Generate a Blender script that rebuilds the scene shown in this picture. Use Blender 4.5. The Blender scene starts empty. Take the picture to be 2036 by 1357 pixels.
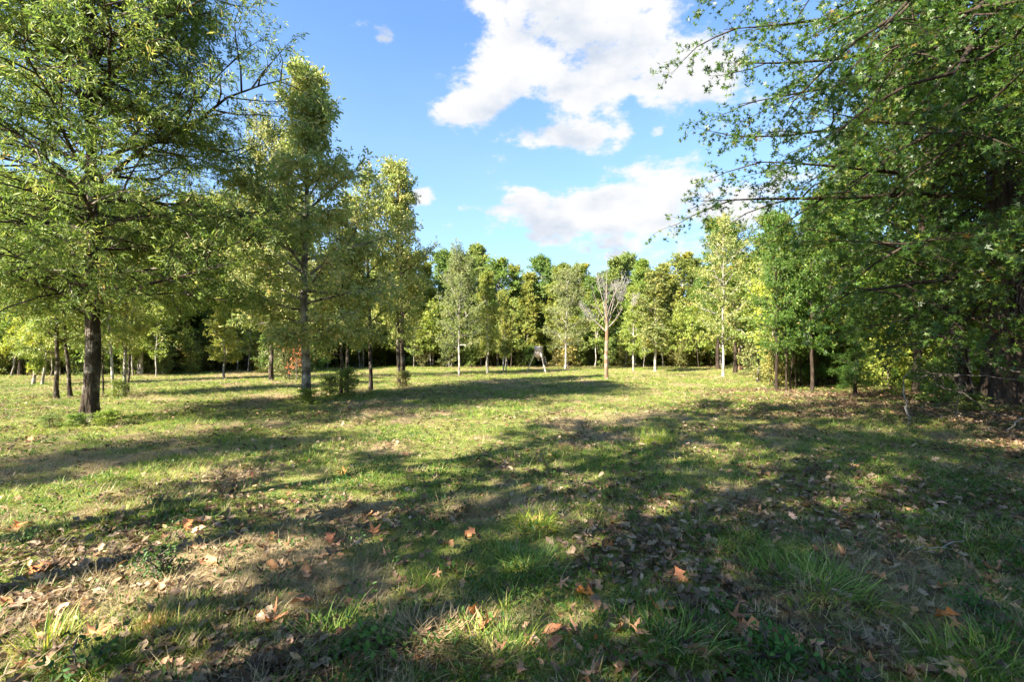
import bpy, math, random
import numpy as np
from math import radians, pi, sin, cos
random.seed(7)
S = bpy.context.scene
COL = S.collection

# ------------------------------------------------------------------ camera
HZ, F, EYE = 692.0, 961.4, 1.55          # horizon row, focal length in photo pixels, eye height
cam_d = bpy.data.cameras.new('camera'); cam = bpy.data.objects.new('camera', cam_d); COL.objects.link(cam)
cam_d.sensor_width = 36; cam_d.lens = 17.0; cam_d.clip_end = 3000; cam_d.clip_start = 0.05
cam_d.shift_y = 13.5 / 2036
cam.location = (0, 0, EYE); cam.rotation_euler = (radians(90), 0, 0)
S.camera = cam

# ------------------------------------------------------------------ light
SUN_EL = 36.0
SH = np.array([0.78, 0.62]); SH /= np.linalg.norm(SH)          # ground direction the shadows fall in
sun_d = bpy.data.lights.new('sun', 'SUN'); sun = bpy.data.objects.new('sun', sun_d); COL.objects.link(sun)
sun_d.energy = 5.0; sun_d.angle = radians(0.53); sun_d.color = (1.0, 0.91, 0.76)
sun.rotation_euler = (radians(90 - SUN_EL), 0, math.atan2(SH[1], SH[0]) - pi / 2)
sun.location = (0, 0, 60)
W = bpy.data.worlds.new('World'); S.world = W; W.use_nodes = True
S.view_settings.view_transform = 'Standard'; S.view_settings.look = 'None'
S.view_settings.gamma = 1; S.view_settings.use_curve_mapping = False
S.view_settings.exposure = 2.35
SKY_STRENGTH = 0.068

def world():
    nt = W.node_tree; N = nt.nodes; L = nt.links; N.clear()
    out = N.new('ShaderNodeOutputWorld'); bg = N.new('ShaderNodeBackground'); bg.inputs[1].default_value = SKY_STRENGTH
    sky = N.new('ShaderNodeTexSky'); sky.sky_type = 'NISHITA'; sky.sun_disc = False
    sky.sun_elevation = radians(SUN_EL); sky.sun_rotation = math.atan2(-SH[0], -SH[1])
    sky.altitude = 0; sky.air_density = 1.0; sky.dust_density = 0.6; sky.ozone_density = 2.2
    tc = N.new('ShaderNodeTexCoord')
    sep = N.new('ShaderNodeSeparateXYZ'); L.new(tc.outputs['Generated'], sep.inputs[0])
    def M(op, a, b=None, c=None, clamp=False):
        m = N.new('ShaderNodeMath'); m.operation = op; m.use_clamp = clamp
        for i, v in enumerate((a, b, c)):
            if v is None: continue
            if isinstance(v, (int, float)): m.inputs[i].default_value = v
            else: L.new(v, m.inputs[i])
        return m.outputs[0]
    X, Y, Z = sep.outputs
    ya = M('MAXIMUM', Y, 0.05)
    u = M('DIVIDE', X, ya); v = M('DIVIDE', Z, ya)
    def noise(scale, detail, rough, off=(0, 0, 0), zs=1.8, dist=0.0):
        mp = N.new('ShaderNodeMapping'); mp.inputs['Scale'].default_value = (1, 1, zs); mp.inputs['Location'].default_value = off
        L.new(tc.outputs['Generated'], mp.inputs['Vector'])
        n = N.new('ShaderNodeTexNoise'); n.inputs['Scale'].default_value = scale; n.inputs['Detail'].default_value = detail
        n.inputs['Roughness'].default_value = rough; n.inputs['Distortion'].default_value = dist
        L.new(mp.outputs[0], n.inputs['Vector']); return n.outputs[0]
    n1 = noise(5.5, 12, 0.60, (3.1, 0.4, 1.0)); n2 = noise(15, 8, 0.65, (1.0, 7.0, 2.0))
    n1up = noise(5.5, 6, 0.55, (3.1, 0.4, 1.14))
    # cloud banks, as directions: (px, py, half width, half height, weight)
    banks = [(1010, 35, 120, 60, .7), (1260, 90, 190, 95, .9), (1130, 190, 150, 40, .55), (930, 215, 70, 26, .8), (985, 130, 60, 60, .75),
             (1330, 170, 120, 40, .5), (764, 75, 30, 40, .6), (1110, 272, 120, 32, 1.1), (1300, 345, 110, 38, .7), (1180, 425, 230, 42, .95),
             (1380, 415, 150, 45, .6), (838, 384, 34, 22, .8), (1310, 265, 24, 14, .5), (1290, 500, 230, 22, .5), (1060, 475, 120, 18, .45),
             (700, 50, 22, 8, .35), (915, 408, 25, 12, .45), (1250, 545, 300, 14, .4), (1600, 250, 200, 60, .3), (1060, 0, 200, 25, .5)]
    B = None
    for (px, py, a, b, w) in banks:
        u0, v0 = (px - 1018) / F, (HZ - py) / F
        du = M('DIVIDE', M('SUBTRACT', u, u0), a / F); dv = M('DIVIDE', M('SUBTRACT', v, v0), b / F)
        g = M('EXPONENT', M('MULTIPLY', M('ADD', M('POWER', M('ABSOLUTE', du), 2.0), M('POWER', M('ABSOLUTE', dv), 2.0)), -0.9))
        g = M('MULTIPLY', g, w); B = g if B is None else M('ADD', B, g)
    B = M('MULTIPLY', M('MINIMUM', B, 1.05), M('GREATER_THAN', Y, 0.06))
    n = M('ADD', M('MULTIPLY', n1, 0.72), M('MULTIPLY', n2, 0.28))
    dens = M('ADD', M('MULTIPLY_ADD', n, 2.7, -0.86), M('MULTIPLY', B, 0.60))
    mr = N.new('ShaderNodeMapRange'); mr.interpolation_type = 'SMOOTHSTEP'
    mr.inputs['From Min'].default_value = 0.72; mr.inputs['From Max'].default_value = 0.98; L.new(dens, mr.inputs['Value'])
    fac = mr.outputs[0]
    # thin veil low over the horizon
    veil = N.new('ShaderNodeMapRange'); veil.inputs['From Min'].default_value = 0.0; veil.inputs['From Max'].default_value = 0.55
    veil.inputs['To Min'].default_value = 0.62; veil.inputs['To Max'].default_value = 0.06; L.new(Z, veil.inputs['Value'])
    veilf = M('MULTIPLY', veil.outputs[0], M('ADD', 0.55, M('MULTIPLY', n1, 0.9)), clamp=True)
    shade = N.new('ShaderNodeMapRange'); shade.interpolation_type = 'SMOOTHSTEP'
    shade.inputs['From Min'].default_value = 0.48; shade.inputs['From Max'].default_value = 0.74
    L.new(M('ADD', M('MULTIPLY', n1up, 0.9), M('MULTIPLY', B, 0.10)), shade.inputs['Value'])
    cc = N.new('ShaderNodeMix'); cc.data_type = 'RGBA'; L.new(shade.outputs[0], cc.inputs[0])
    cc.inputs[6].default_value = (2.95, 2.95, 2.97, 1); cc.inputs[7].default_value = (1.85, 2.1, 2.5, 1)
    tint = N.new('ShaderNodeMix'); tint.data_type = 'RGBA'; tint.blend_type = 'MULTIPLY'; tint.inputs[0].default_value = 1
    L.new(sky.outputs[0], tint.inputs[6]); tint.inputs[7].default_value = (0.70, 0.90, 1.08, 1)
    m0 = N.new('ShaderNodeMix'); m0.data_type = 'RGBA'; L.new(veilf, m0.inputs[0]); L.new(tint.outputs[2], m0.inputs[6]); m0.inputs[7].default_value = (2.0, 2.65, 3.4, 1)
    m1 = N.new('ShaderNodeMix'); m1.data_type = 'RGBA'; L.new(fac, m1.inputs[0]); L.new(m0.outputs[2], m1.inputs[6]); L.new(cc.outputs[2], m1.inputs[7])
    L.new(m1.outputs[2], bg.inputs[0]); L.new(bg.outputs[0], out.inputs[0])
world()

# ------------------------------------------------------------------ noise and placing
def vnoise(x, y, seed=0):
    x = np.asarray(x, float); y = np.asarray(y, float)
    xi = np.floor(x).astype(np.int64); yi = np.floor(y).astype(np.int64); fx = x - xi; fy = y - yi
    fx = fx * fx * (3 - 2 * fx); fy = fy * fy * (3 - 2 * fy)
    def h(a, b):
        n = (a * 374761393 + b * 668265263 + seed * 982451653) & 0xffffffff
        n = ((n ^ (n >> 13)) * 1274126177) & 0xffffffff
        return ((n ^ (n >> 16)) & 0xffff) / 65535.0
    return (h(xi, yi) * (1 - fx) + h(xi + 1, yi) * fx) * (1 - fy) + (h(xi, yi + 1) * (1 - fx) + h(xi + 1, yi + 1) * fx) * fy
def fbm(x, y, seed=0, oct=4):
    s = 0; a = .5; t = 0
    for o in range(oct):
        s = s + a * vnoise(x * 2 ** o + 17.3 * o, y * 2 ** o + 5.1 * o, seed + o); t += a; a *= .55
    return s / t
def gz(x, y):
    """height of the ground: nearly flat, with low humps; rises a little under the right hand trees"""
    x = np.asarray(x, float); y = np.asarray(y, float)
    near = 1 / (1 + (np.hypot(x, y) / 30) ** 2)
    return (fbm(x * .35, y * .35, 3, 3) - .5) * .10 + (fbm(x * 1.9, y * 1.9, 9, 3) - .5) * .055 * near + (fbm(x * 7, y * 7, 19, 2) - .5) * .022 * near
def at(px, py):
    Y = EYE * F / (py - HZ); return ((px - 1018) / F * Y, Y)
def xp(px, Y): return (px - 1018) / F * Y
def zp(py, Y): return EYE + (HZ - py) / F * Y

def blob(x, y, cx, cy, a, b):
    return np.exp(-(((x - cx) / a) ** 2 + ((y - cy) / b) ** 2))
PATCH = []     # bare, straw coloured spots read off the photograph: (px, py, width px, strength)
for q in [(1130, 887, 45, 1.0), (955, 1010, 60, .9), (840, 1275, 110, 1.0), (280, 1230, 130, .55), (1200, 840, 90, .6), (1230, 795, 60, .4),
          (150, 930, 160, .55), (60, 920, 140, .5), (350, 985, 90, .45), (520, 790, 60, .6), (505, 765, 50, .7), (480, 748, 50, .9),
          (690, 905, 90, .5), (1010, 950, 60, .5), (1380, 880, 70, .5), (1470, 1010, 80, .4), (1720, 1110, 120, .5), (1850, 1180, 140, .6),
          (450, 1120, 150, .6), (200, 1180, 140, .5), (900, 820, 60, .3), (560, 1200, 110, .4), (1010, 1250, 100, .4), (1180, 870, 50, .5)]:
    X_, Y_ = at(q[0], q[1]); PATCH.append((X_, Y_, q[2] / F * Y_, max(.12, q[2] / F * Y_ * 1.1), q[3]))
def fields(x, y):
    """bare: dry thatch or soil showing (0..1); litter: brown leaf litter under the right hand wood (0..1)"""
    n = fbm(x * .55, y * .55, 31, 4); m = fbm(x * 1.7, y * 1.7, 47, 3)
    bare = np.clip((n - .50) * 3.6 + (m - .5) * 2.6 + .08, 0, 1)
    for (cx, cy, a, b, s) in PATCH: bare = np.clip(bare + s * 1.2 * blob(x, y, cx, cy, a, b), 0, 1)
    edge = 5.2 + .05 * y + (n - .5) * 7
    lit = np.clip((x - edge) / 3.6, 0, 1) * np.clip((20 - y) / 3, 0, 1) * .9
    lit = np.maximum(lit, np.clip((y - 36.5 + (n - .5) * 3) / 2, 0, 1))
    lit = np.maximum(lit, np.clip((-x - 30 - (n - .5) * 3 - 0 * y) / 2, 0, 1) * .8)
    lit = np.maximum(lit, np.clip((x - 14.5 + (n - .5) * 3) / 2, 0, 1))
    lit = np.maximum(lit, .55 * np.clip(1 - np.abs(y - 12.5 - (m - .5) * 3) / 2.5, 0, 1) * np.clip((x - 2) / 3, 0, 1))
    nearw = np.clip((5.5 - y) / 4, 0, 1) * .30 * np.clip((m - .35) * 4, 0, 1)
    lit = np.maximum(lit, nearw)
    return bare, lit

# ------------------------------------------------------------------ mesh helpers
def mesh_from(name, V, faces_list, mats=(), attrs=None, smooth=False):
    me = bpy.data.meshes.new(name); V = np.asarray(V, np.float32)
    idx = [np.asarray(f, np.int32) for f in faces_list if len(f)]
    tot = np.concatenate([np.full(len(f), f.shape[1], np.int32) for f in idx]); loops = np.concatenate([f.ravel() for f in idx])
    me.vertices.add(len(V)); me.vertices.foreach_set('co', V.ravel())
    me.loops.add(len(loops)); me.loops.foreach_set('vertex_index', loops)
    me.polygons.add(len(tot)); st = np.zeros(len(tot), np.int32); st[1:] = np.cumsum(tot)[:-1]
    me.polygons.foreach_set('loop_start', st); me.polygons.foreach_set('loop_total', tot)
    if smooth: me.polygons.foreach_set('use_smooth', np.ones(len(tot), bool))
    me.update(calc_edges=True)
    for k, a in (attrs or {}).items():
        a = np.asarray(a, np.float32)
        if a.ndim == 1:
            at_ = me.attributes.new(k, 'FLOAT', 'POINT'); at_.data.foreach_set('value', a)
        else:
            at_ = me.attributes.new(k, 'FLOAT_VECTOR', 'POINT'); at_.data.foreach_set('vector', a.ravel())
    for m in mats: me.materials.append(m)
    return me
def link(name, me, parent=None, loc=None, rot=None, scale=None):
    o = bpy.data.objects.new(name, me); COL.objects.link(o)
    if parent: o.parent = parent
    if loc is not None: o.location = loc
    if rot is not None: o.rotation_euler = rot
    if scale is not None: o.scale = scale
    return o
def tag(o, label=None, cat=None, group=None, kind=None):
    if label: o['label'] = label
    if cat: o['category'] = cat
    if group: o['group'] = group
    if kind: o['kind'] = kind
    return o

def norm(v): return v / np.maximum(np.linalg.norm(v, axis=-1, keepdims=True), 1e-9)
def tubes(P, R, sides, cap=False):
    """P (N,k,3) polylines, R (N,k) radii -> verts, quads"""
    N, k, _ = P.shape
    T = norm(np.gradient(P, axis=1)); ref = np.zeros_like(T); ref[..., 0] = .31; ref[..., 1] = .2; ref[..., 2] = .05
    mt = norm(P[:, -1] - P[:, 0])[:, None, :]
    alt = np.where(np.abs(mt[..., 2:3]) > .7, np.array([1., 0, 0]), np.array([0, 0, 1.]))
    A = norm(np.cross(T, alt + 0 * ref)); Bv = np.cross(T, A)
    an = np.arange(sides) * 2 * pi / sides
    V = P[:, :, None, :] + R[:, :, None, None] * (np.cos(an)[None, None, :, None] * A[:, :, None, :] + np.sin(an)[None, None, :, None] * Bv[:, :, None, :])
    base = (np.arange(N) * k * sides)[:, None, None]; j = np.arange(k - 1)[None, :, None] * sides; s = np.arange(sides)[None, None, :]; s2 = (s + 1) % sides
    a = base + j + s; b = base + j + s2; c = b + sides; d = a + sides
    Fq = np.stack([a, b, c, d], -1).reshape(-1, 4)
    return V.reshape(-1, 3), Fq
def merge(parts):
    Vs, Fs, o = [], [], 0
    for V, Fq in parts:
        Vs.append(V); Fs.append(Fq + o); o += len(V)
    return np.concatenate(Vs), np.concatenate(Fs)
def resample(P, k):
    P = np.asarray(P, float); d = np.r_[0, np.cumsum(np.linalg.norm(np.diff(P, axis=0), axis=1))]; t = np.linspace(0, d[-1], k)
    Q = np.stack([np.interp(t, d, P[:, i]) for i in range(3)], 1)
    for _ in range(2): Q[1:-1] = (Q[:-2] + 2 * Q[1:-1] + Q[2:]) / 4
    return Q
def lerp_poly(P, s):
    k = P.shape[1]; f = np.clip(s, 0, .9999) * (k - 1); i = f.astype(int); fr = (f - i)[:, None]; n = np.arange(len(P))
    a = P[n, i]; b = P[n, i + 1]; return a + (b - a) * fr, norm(b - a)
def children(rng, P, n, s0, s1, ang, lenf, k, bend=0., wob=.12, flat=.5, keep=1., lmin=.15, taper=.6):
    N = len(P); idx = np.repeat(np.arange(N), n); L = np.linalg.norm(np.diff(P, axis=1), axis=2).sum(1)
    s = (np.tile(np.arange(n), N) + rng.random(N * n)) / n; s = s0 + (s1 - s0) * s
    pos, T = lerp_poly(P[idx], s)
    side = norm(np.cross(T, np.array([0, 0, 1.])) + 1e-4); up = np.cross(side, T)
    sg = np.where((np.tile(np.arange(n), N) + idx) % 2 == 0, 1., -1.)
    ph = rng.normal(0, flat, N * n); a = ang * (.75 + .5 * rng.random(N * n))
    D = np.cos(a)[:, None] * T + np.sin(a)[:, None] * (sg[:, None] * np.cos(ph)[:, None] * side + np.sin(ph)[:, None] * up)
    ln = np.maximum(lmin, lenf * L[idx] * (1 - taper * s) * (.65 + .6 * rng.random(N * n)))
    m = rng.random(N * n) < keep
    pos, D, ln, idx, s = pos[m], D[m], ln[m], idx[m], s[m]; M_ = len(pos)
    Q = np.zeros((M_, k, 3)); Q[:, 0] = pos; cur = D
    for j in range(1, k):
        cur = norm(cur + rng.normal(0, wob, (M_, 3)) + np.array([0, 0, bend / (k - 1)]))
        Q[:, j] = Q[:, j - 1] + cur * (ln / (k - 1))[:, None]
    return Q, idx, s, ln
LEAF = {  # outlines: verts (width, length, lift), tris
    'lance': ([(0, 0, 0), (-.105, .5, .03), (0, 1, -.06), (.105, .5, .03)], [(0, 2, 1), (0, 3, 2)]),
    'diamond': ([(0, 0, 0), (-.30, .5, .09), (0, 1, -.08), (.30, .5, .09)], [(0, 2, 1), (0, 3, 2)]),
    'oval': ([(0, 0, 0), (-.20, .3, .06), (-.19, .68, .04), (0, 1, -.08), (.19, .68, .04), (.20, .3, .06)], [(0, 3, 1), (1, 3, 2), (0, 5, 3), (5, 4, 3)]),
    'lobed': ([(0, 0, 0), (-.12, .22, .03), (-.34, .42, .08), (-.15, .50, .02), (-.30, .78, .06), (0, 1.0, -.08), (.30, .78, .06), (.15, .50, .02), (.34, .42, .08), (.12, .22, .03)],
              [(0, 7, 3), (0, 3, 1), (1, 3, 2), (3, 5, 4), (3, 7, 5), (7, 6, 5), (0, 9, 7), (9, 8, 7)]),
}
st = [(0, 0, 0)]
for q_, (rr_, aa_) in enumerate([(.30, -150), (.52, -118), (.22, -85), (.60, -52), (.24, -28), (.72, 0), (.24, 28), (.60, 52), (.22, 85), (.52, 118), (.30, 150)]):
    pass
STARP = [(0.02, 165), (.46, 112), (.20, 82), (.60, 52), (.22, 27), (.68, 0), (.22, -27), (.60, -52), (.20, -82), (.46, -112)]
sv = [(0, .32, .0)] + [(-r * sin(radians(a)), .32 + r * cos(radians(a)), (.06 if i % 2 else -.02)) for i, (r, a) in enumerate(STARP)]
LEAF['star'] = (sv, [(0, i, i % 10 + 1) for i in range(1, 11)])
def leaves(rng, T, m, size, shape, spread=.9, droop=.25, upb=.8, off=.03, s0=.05, clump=None):
    """leaf cards on twigs T (M,k,3), m per twig -> V, tris, var"""
    M_ = len(T); idx = np.repeat(np.arange(M_), m); s = s0 + (1.02 - s0) * rng.random(M_ * m) ** .8
    pos, D = lerp_poly(T[idx], s); n = len(pos)
    d = norm(D * .6 + rng.normal(0, spread, (n, 3)) * .6 + np.array([0, 0, -droop]))
    pos = pos + rng.normal(0, off, (n, 3))
    nr = norm(rng.normal(0, 1, (n, 3)) * .75 + np.array([0, 0, upb])); side = norm(np.cross(d, nr)); nn = np.cross(side, d)
    sz = size * (.65 + .6 * rng.random(n)); lv, lf = LEAF[shape]; lv = np.array(lv); lf = np.array(lf)
    V = pos[:, None] + sz[:, None, None] * (lv[None, :, 0:1] * side[:, None] + lv[None, :, 1:2] * d[:, None] + lv[None, :, 2:3] * nn[:, None])
    Ft = (np.arange(n) * len(lv))[:, None, None] + lf[None]
    tw = rng.random(M_)[idx]
    var = np.clip(.62 * rng.random(n) + .38 * tw, 0, 1)
    return V.reshape(-1, 3), Ft.reshape(-1, 3), np.repeat(var, len(lv)), idx

# ------------------------------------------------------------------ materials
def mat(name):
    m = bpy.data.materials.new(name); m.use_nodes = True; m.node_tree.nodes.clear(); return m, m.node_tree.nodes, m.node_tree.links
def ramp(N, L, fac, stops, interp='LINEAR'):
    r = N.new('ShaderNodeValToRGB'); r.color_ramp.interpolation = interp; e = r.color_ramp.elements
    while len(e) < len(stops): e.new(.5)
    for i, (p, c) in enumerate(stops): e[i].position = p; e[i].color = (*c, 1)
    L.new(fac, r.inputs[0]); return r.outputs[0]
def mix(N, L, f, a, b, blend='MIX'):
    m = N.new('ShaderNodeMix'); m.data_type = 'RGBA'; m.blend_type = blend
    for i, v in ((0, f), (6, a), (7, b)):
        if isinstance(v, (int, float)): m.inputs[i].default_value = v
        elif isinstance(v, tuple): m.inputs[i].default_value = (*v, 1)
        else: L.new(v, m.inputs[i])
    return m.outputs[2]
def leaf_mat(name, stops, trans=.38, rough=.5, inst=False, gloss=.35, attr='var'):
    m, N, L = mat(name)
    a = N.new('ShaderNodeAttribute'); a.attribute_name = attr; fac = a.outputs['Fac']
    col = ramp(N, L, fac, stops)
    if inst:
        b = N.new('ShaderNodeAttribute'); b.attribute_type = 'INSTANCER'; b.attribute_name = 'tint'
        col = mix(N, L, 1., col, b.outputs['Vector'], 'MULTIPLY')
    else:
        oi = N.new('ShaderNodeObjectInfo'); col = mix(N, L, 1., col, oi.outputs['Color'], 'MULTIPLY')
        tc = N.new('ShaderNodeTexCoord'); nz = N.new('ShaderNodeTexNoise'); nz.inputs['Scale'].default_value = .9; nz.inputs['Detail'].default_value = 2
        L.new(tc.outputs['Object'], nz.inputs['Vector'])
        sc = ramp(N, L, nz.outputs[0], [(.3, (.72, .80, .75)), (.55, (1, 1, 1)), (.72, (1.0, .88, .62))])
        sc2 = mix(N, L, 1., sc, (1.92, 1.86, 2.0), 'MULTIPLY')
        col = mix(N, L, 1., col, sc2, 'MULTIPLY')
    p = N.new('ShaderNodeBsdfPrincipled'); p.inputs['Roughness'].default_value = rough; p.inputs['Specular IOR Level'].default_value = gloss
    t = N.new('ShaderNodeBsdfTranslucent'); mx = N.new('ShaderNodeMixShader'); o = N.new('ShaderNodeOutputMaterial'); mx.inputs[0].default_value = trans
    L.new(col, p.inputs['Base Color'])
    warm = mix(N, L, 1., col, (1.15, 1.18, .75), 'MULTIPLY'); L.new(warm, t.inputs[0])
    L.new(p.outputs[0], mx.inputs[1]); L.new(t.outputs[0], mx.inputs[2]); L.new(mx.outputs[0], o.inputs[0])
    return m
def bark_mat(name, dark, light, patch=None, zs=.25, scale=14, bump=.6, patchamt=.5):
    m, N, L = mat(name)
    tc = N.new('ShaderNodeTexCoord'); mp = N.new('ShaderNodeMapping'); mp.inputs['Scale'].default_value = (1, 1, zs); L.new(tc.outputs['Object'], mp.inputs[0])
    n = N.new('ShaderNodeTexNoise'); n.inputs['Scale'].default_value = scale; n.inputs['Detail'].default_value = 8; n.inputs['Roughness'].default_value = .65; L.new(mp.outputs[0], n.inputs['Vector'])
    v = N.new('ShaderNodeTexVoronoi'); v.inputs['Scale'].default_value = scale * 1.3; L.new(mp.outputs[0], v.inputs['Vector'])
    col = ramp(N, L, n.outputs[0], [(.34, dark), (.62, light)])
    col = mix(N, L, .5, col, ramp(N, L, v.outputs['Distance'], [(.0, (1.2, 1.2, 1.2)), (.55, (.45, .45, .45))]), 'MULTIPLY')
    if patch:
        n2 = N.new('ShaderNodeTexNoise'); n2.inputs['Scale'].default_value = 3.2; n2.inputs['Detail'].default_value = 5; L.new(tc.outputs['Object'], n2.inputs['Vector'])
        col = mix(N, L, ramp(N, L, n2.outputs[0], [(.52 - .1 * patchamt, (0, 0, 0)), (.62, (1, 1, 1))]), col, patch)
    p = N.new('ShaderNodeBsdfPrincipled'); p.inputs['Roughness'].default_value = .9; p.inputs['Specular IOR Level'].default_value = .15; L.new(col, p.inputs['Base Color'])
    ad = N.new('ShaderNodeMath'); ad.operation = 'SUBTRACT'; L.new(n.outputs[0], ad.inputs[0]); L.new(v.outputs['Distance'], ad.inputs[1])
    b = N.new('ShaderNodeBump'); b.inputs['Strength'].default_value = bump; b.inputs['Distance'].default_value = .04; L.new(ad.outputs[0], b.inputs['Height']); L.new(b.outputs[0], p.inputs['Normal'])
    o = N.new('ShaderNodeOutputMaterial'); L.new(p.outputs[0], o.inputs[0]); return m
def plain_mat(name, col, rough=.6, metal=0., var=.3, scale=30, bump=.2):
    m, N, L = mat(name); tc = N.new('ShaderNodeTexCoord'); n = N.new('ShaderNodeTexNoise'); n.inputs['Scale'].default_value = scale; n.inputs['Detail'].default_value = 6
    L.new(tc.outputs['Object'], n.inputs['Vector']); c = mix(N, L, ramp(N, L, n.outputs[0], [(.35, (0, 0, 0)), (.65, (1, 1, 1))]), tuple(x * (1 - var) for x in col), tuple(min(1, x * (1 + var)) for x in col))
    p = N.new('ShaderNodeBsdfPrincipled'); p.inputs['Roughness'].default_value = rough; p.inputs['Metallic'].default_value = metal; L.new(c, p.inputs['Base Color'])
    b = N.new('ShaderNodeBump'); b.inputs['Strength'].default_value = bump; b.inputs['Distance'].default_value = .01; L.new(n.outputs[0], b.inputs['Height']); L.new(b.outputs[0], p.inputs['Normal'])
    o = N.new('ShaderNodeOutputMaterial'); L.new(p.outputs[0], o.inputs[0]); return m

M_WILLOW = leaf_mat('willow_oak_leaf', [(.0, (.04, .075, .02)), (.45, (.09, .135, .03)), (.80, (.17, .205, .055)), (.93, (.30, .27, .10)), (1., (.36, .20, .09))], .46, .48, gloss=.35)
M_OAK = leaf_mat('oak_leaf', [(.0, (.075, .10, .028)), (.4, (.145, .165, .05)), (.7, (.24, .23, .085)), (.88, (.33, .27, .13)), (1., (.30, .17, .09))], .42, .45, gloss=.45)
M_GUM = leaf_mat('sweetgum_leaf', [(.0, (.030, .065, .012)), (.5, (.055, .105, .015)), (.80, (.095, .14, .018)), (.94, (.20, .17, .025)), (1., (.30, .10, .03))], .42, .42, gloss=.5)
M_BROAD = leaf_mat('broad_leaf', [(.0, (.06, .09, .026)), (.5, (.125, .16, .045)), (.85, (.21, .225, .07)), (1., (.29, .25, .10))], .42, .5)
M_YELLOW = leaf_mat('yellow_leaf', [(.0, (.085, .115, .028)), (.5, (.155, .18, .042)), (.85, (.24, .235, .058)), (1., (.29, .23, .07))], .45, .5)
M_OLIVE = leaf_mat('olive_leaf', [(.0, (.075, .085, .032)), (.5, (.135, .145, .055)), (1., (.20, .195, .08))], .3, .55)
M_CEDAR = leaf_mat('cedar_leaf', [(.0, (.020, .050, .012)), (.6, (.045, .085, .018)), (1., (.10, .12, .025))], .2, .6, gloss=.2)
M_DEADLEAF = leaf_mat('dead_leaf', [(.0, (.16, .06, .03)), (.5, (.30, .12, .05)), (1., (.40, .18, .08))], .25, .7, gloss=.15)
B_DARK = bark_mat('dark_bark', (.022, .017, .013), (.10, .076, .055), (.21, .18, .15), .22, 15, 1., .1)
B_GREY = bark_mat('grey_bark', (.07, .058, .045), (.22, .19, .155), (.38, .35, .30), .3, 16, .5, .9)
B_PALE = bark_mat('pale_bark', (.15, .125, .10), (.36, .32, .27), (.50, .47, .42), .35, 20, .35, .9)
B_SHADE = bark_mat('brown_bark', (.025, .018, .013), (.085, .062, .045), None, .2, 11, .9)
B_DEAD = bark_mat('bare_orange_wood', (.12, .075, .045), (.30, .20, .12), (.28, .24, .20), .12, 18, .3, .2)
B_TWIG = bark_mat('twig_bark', (.07, .055, .045), (.22, .185, .155), None, .5, 20, .2)

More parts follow.
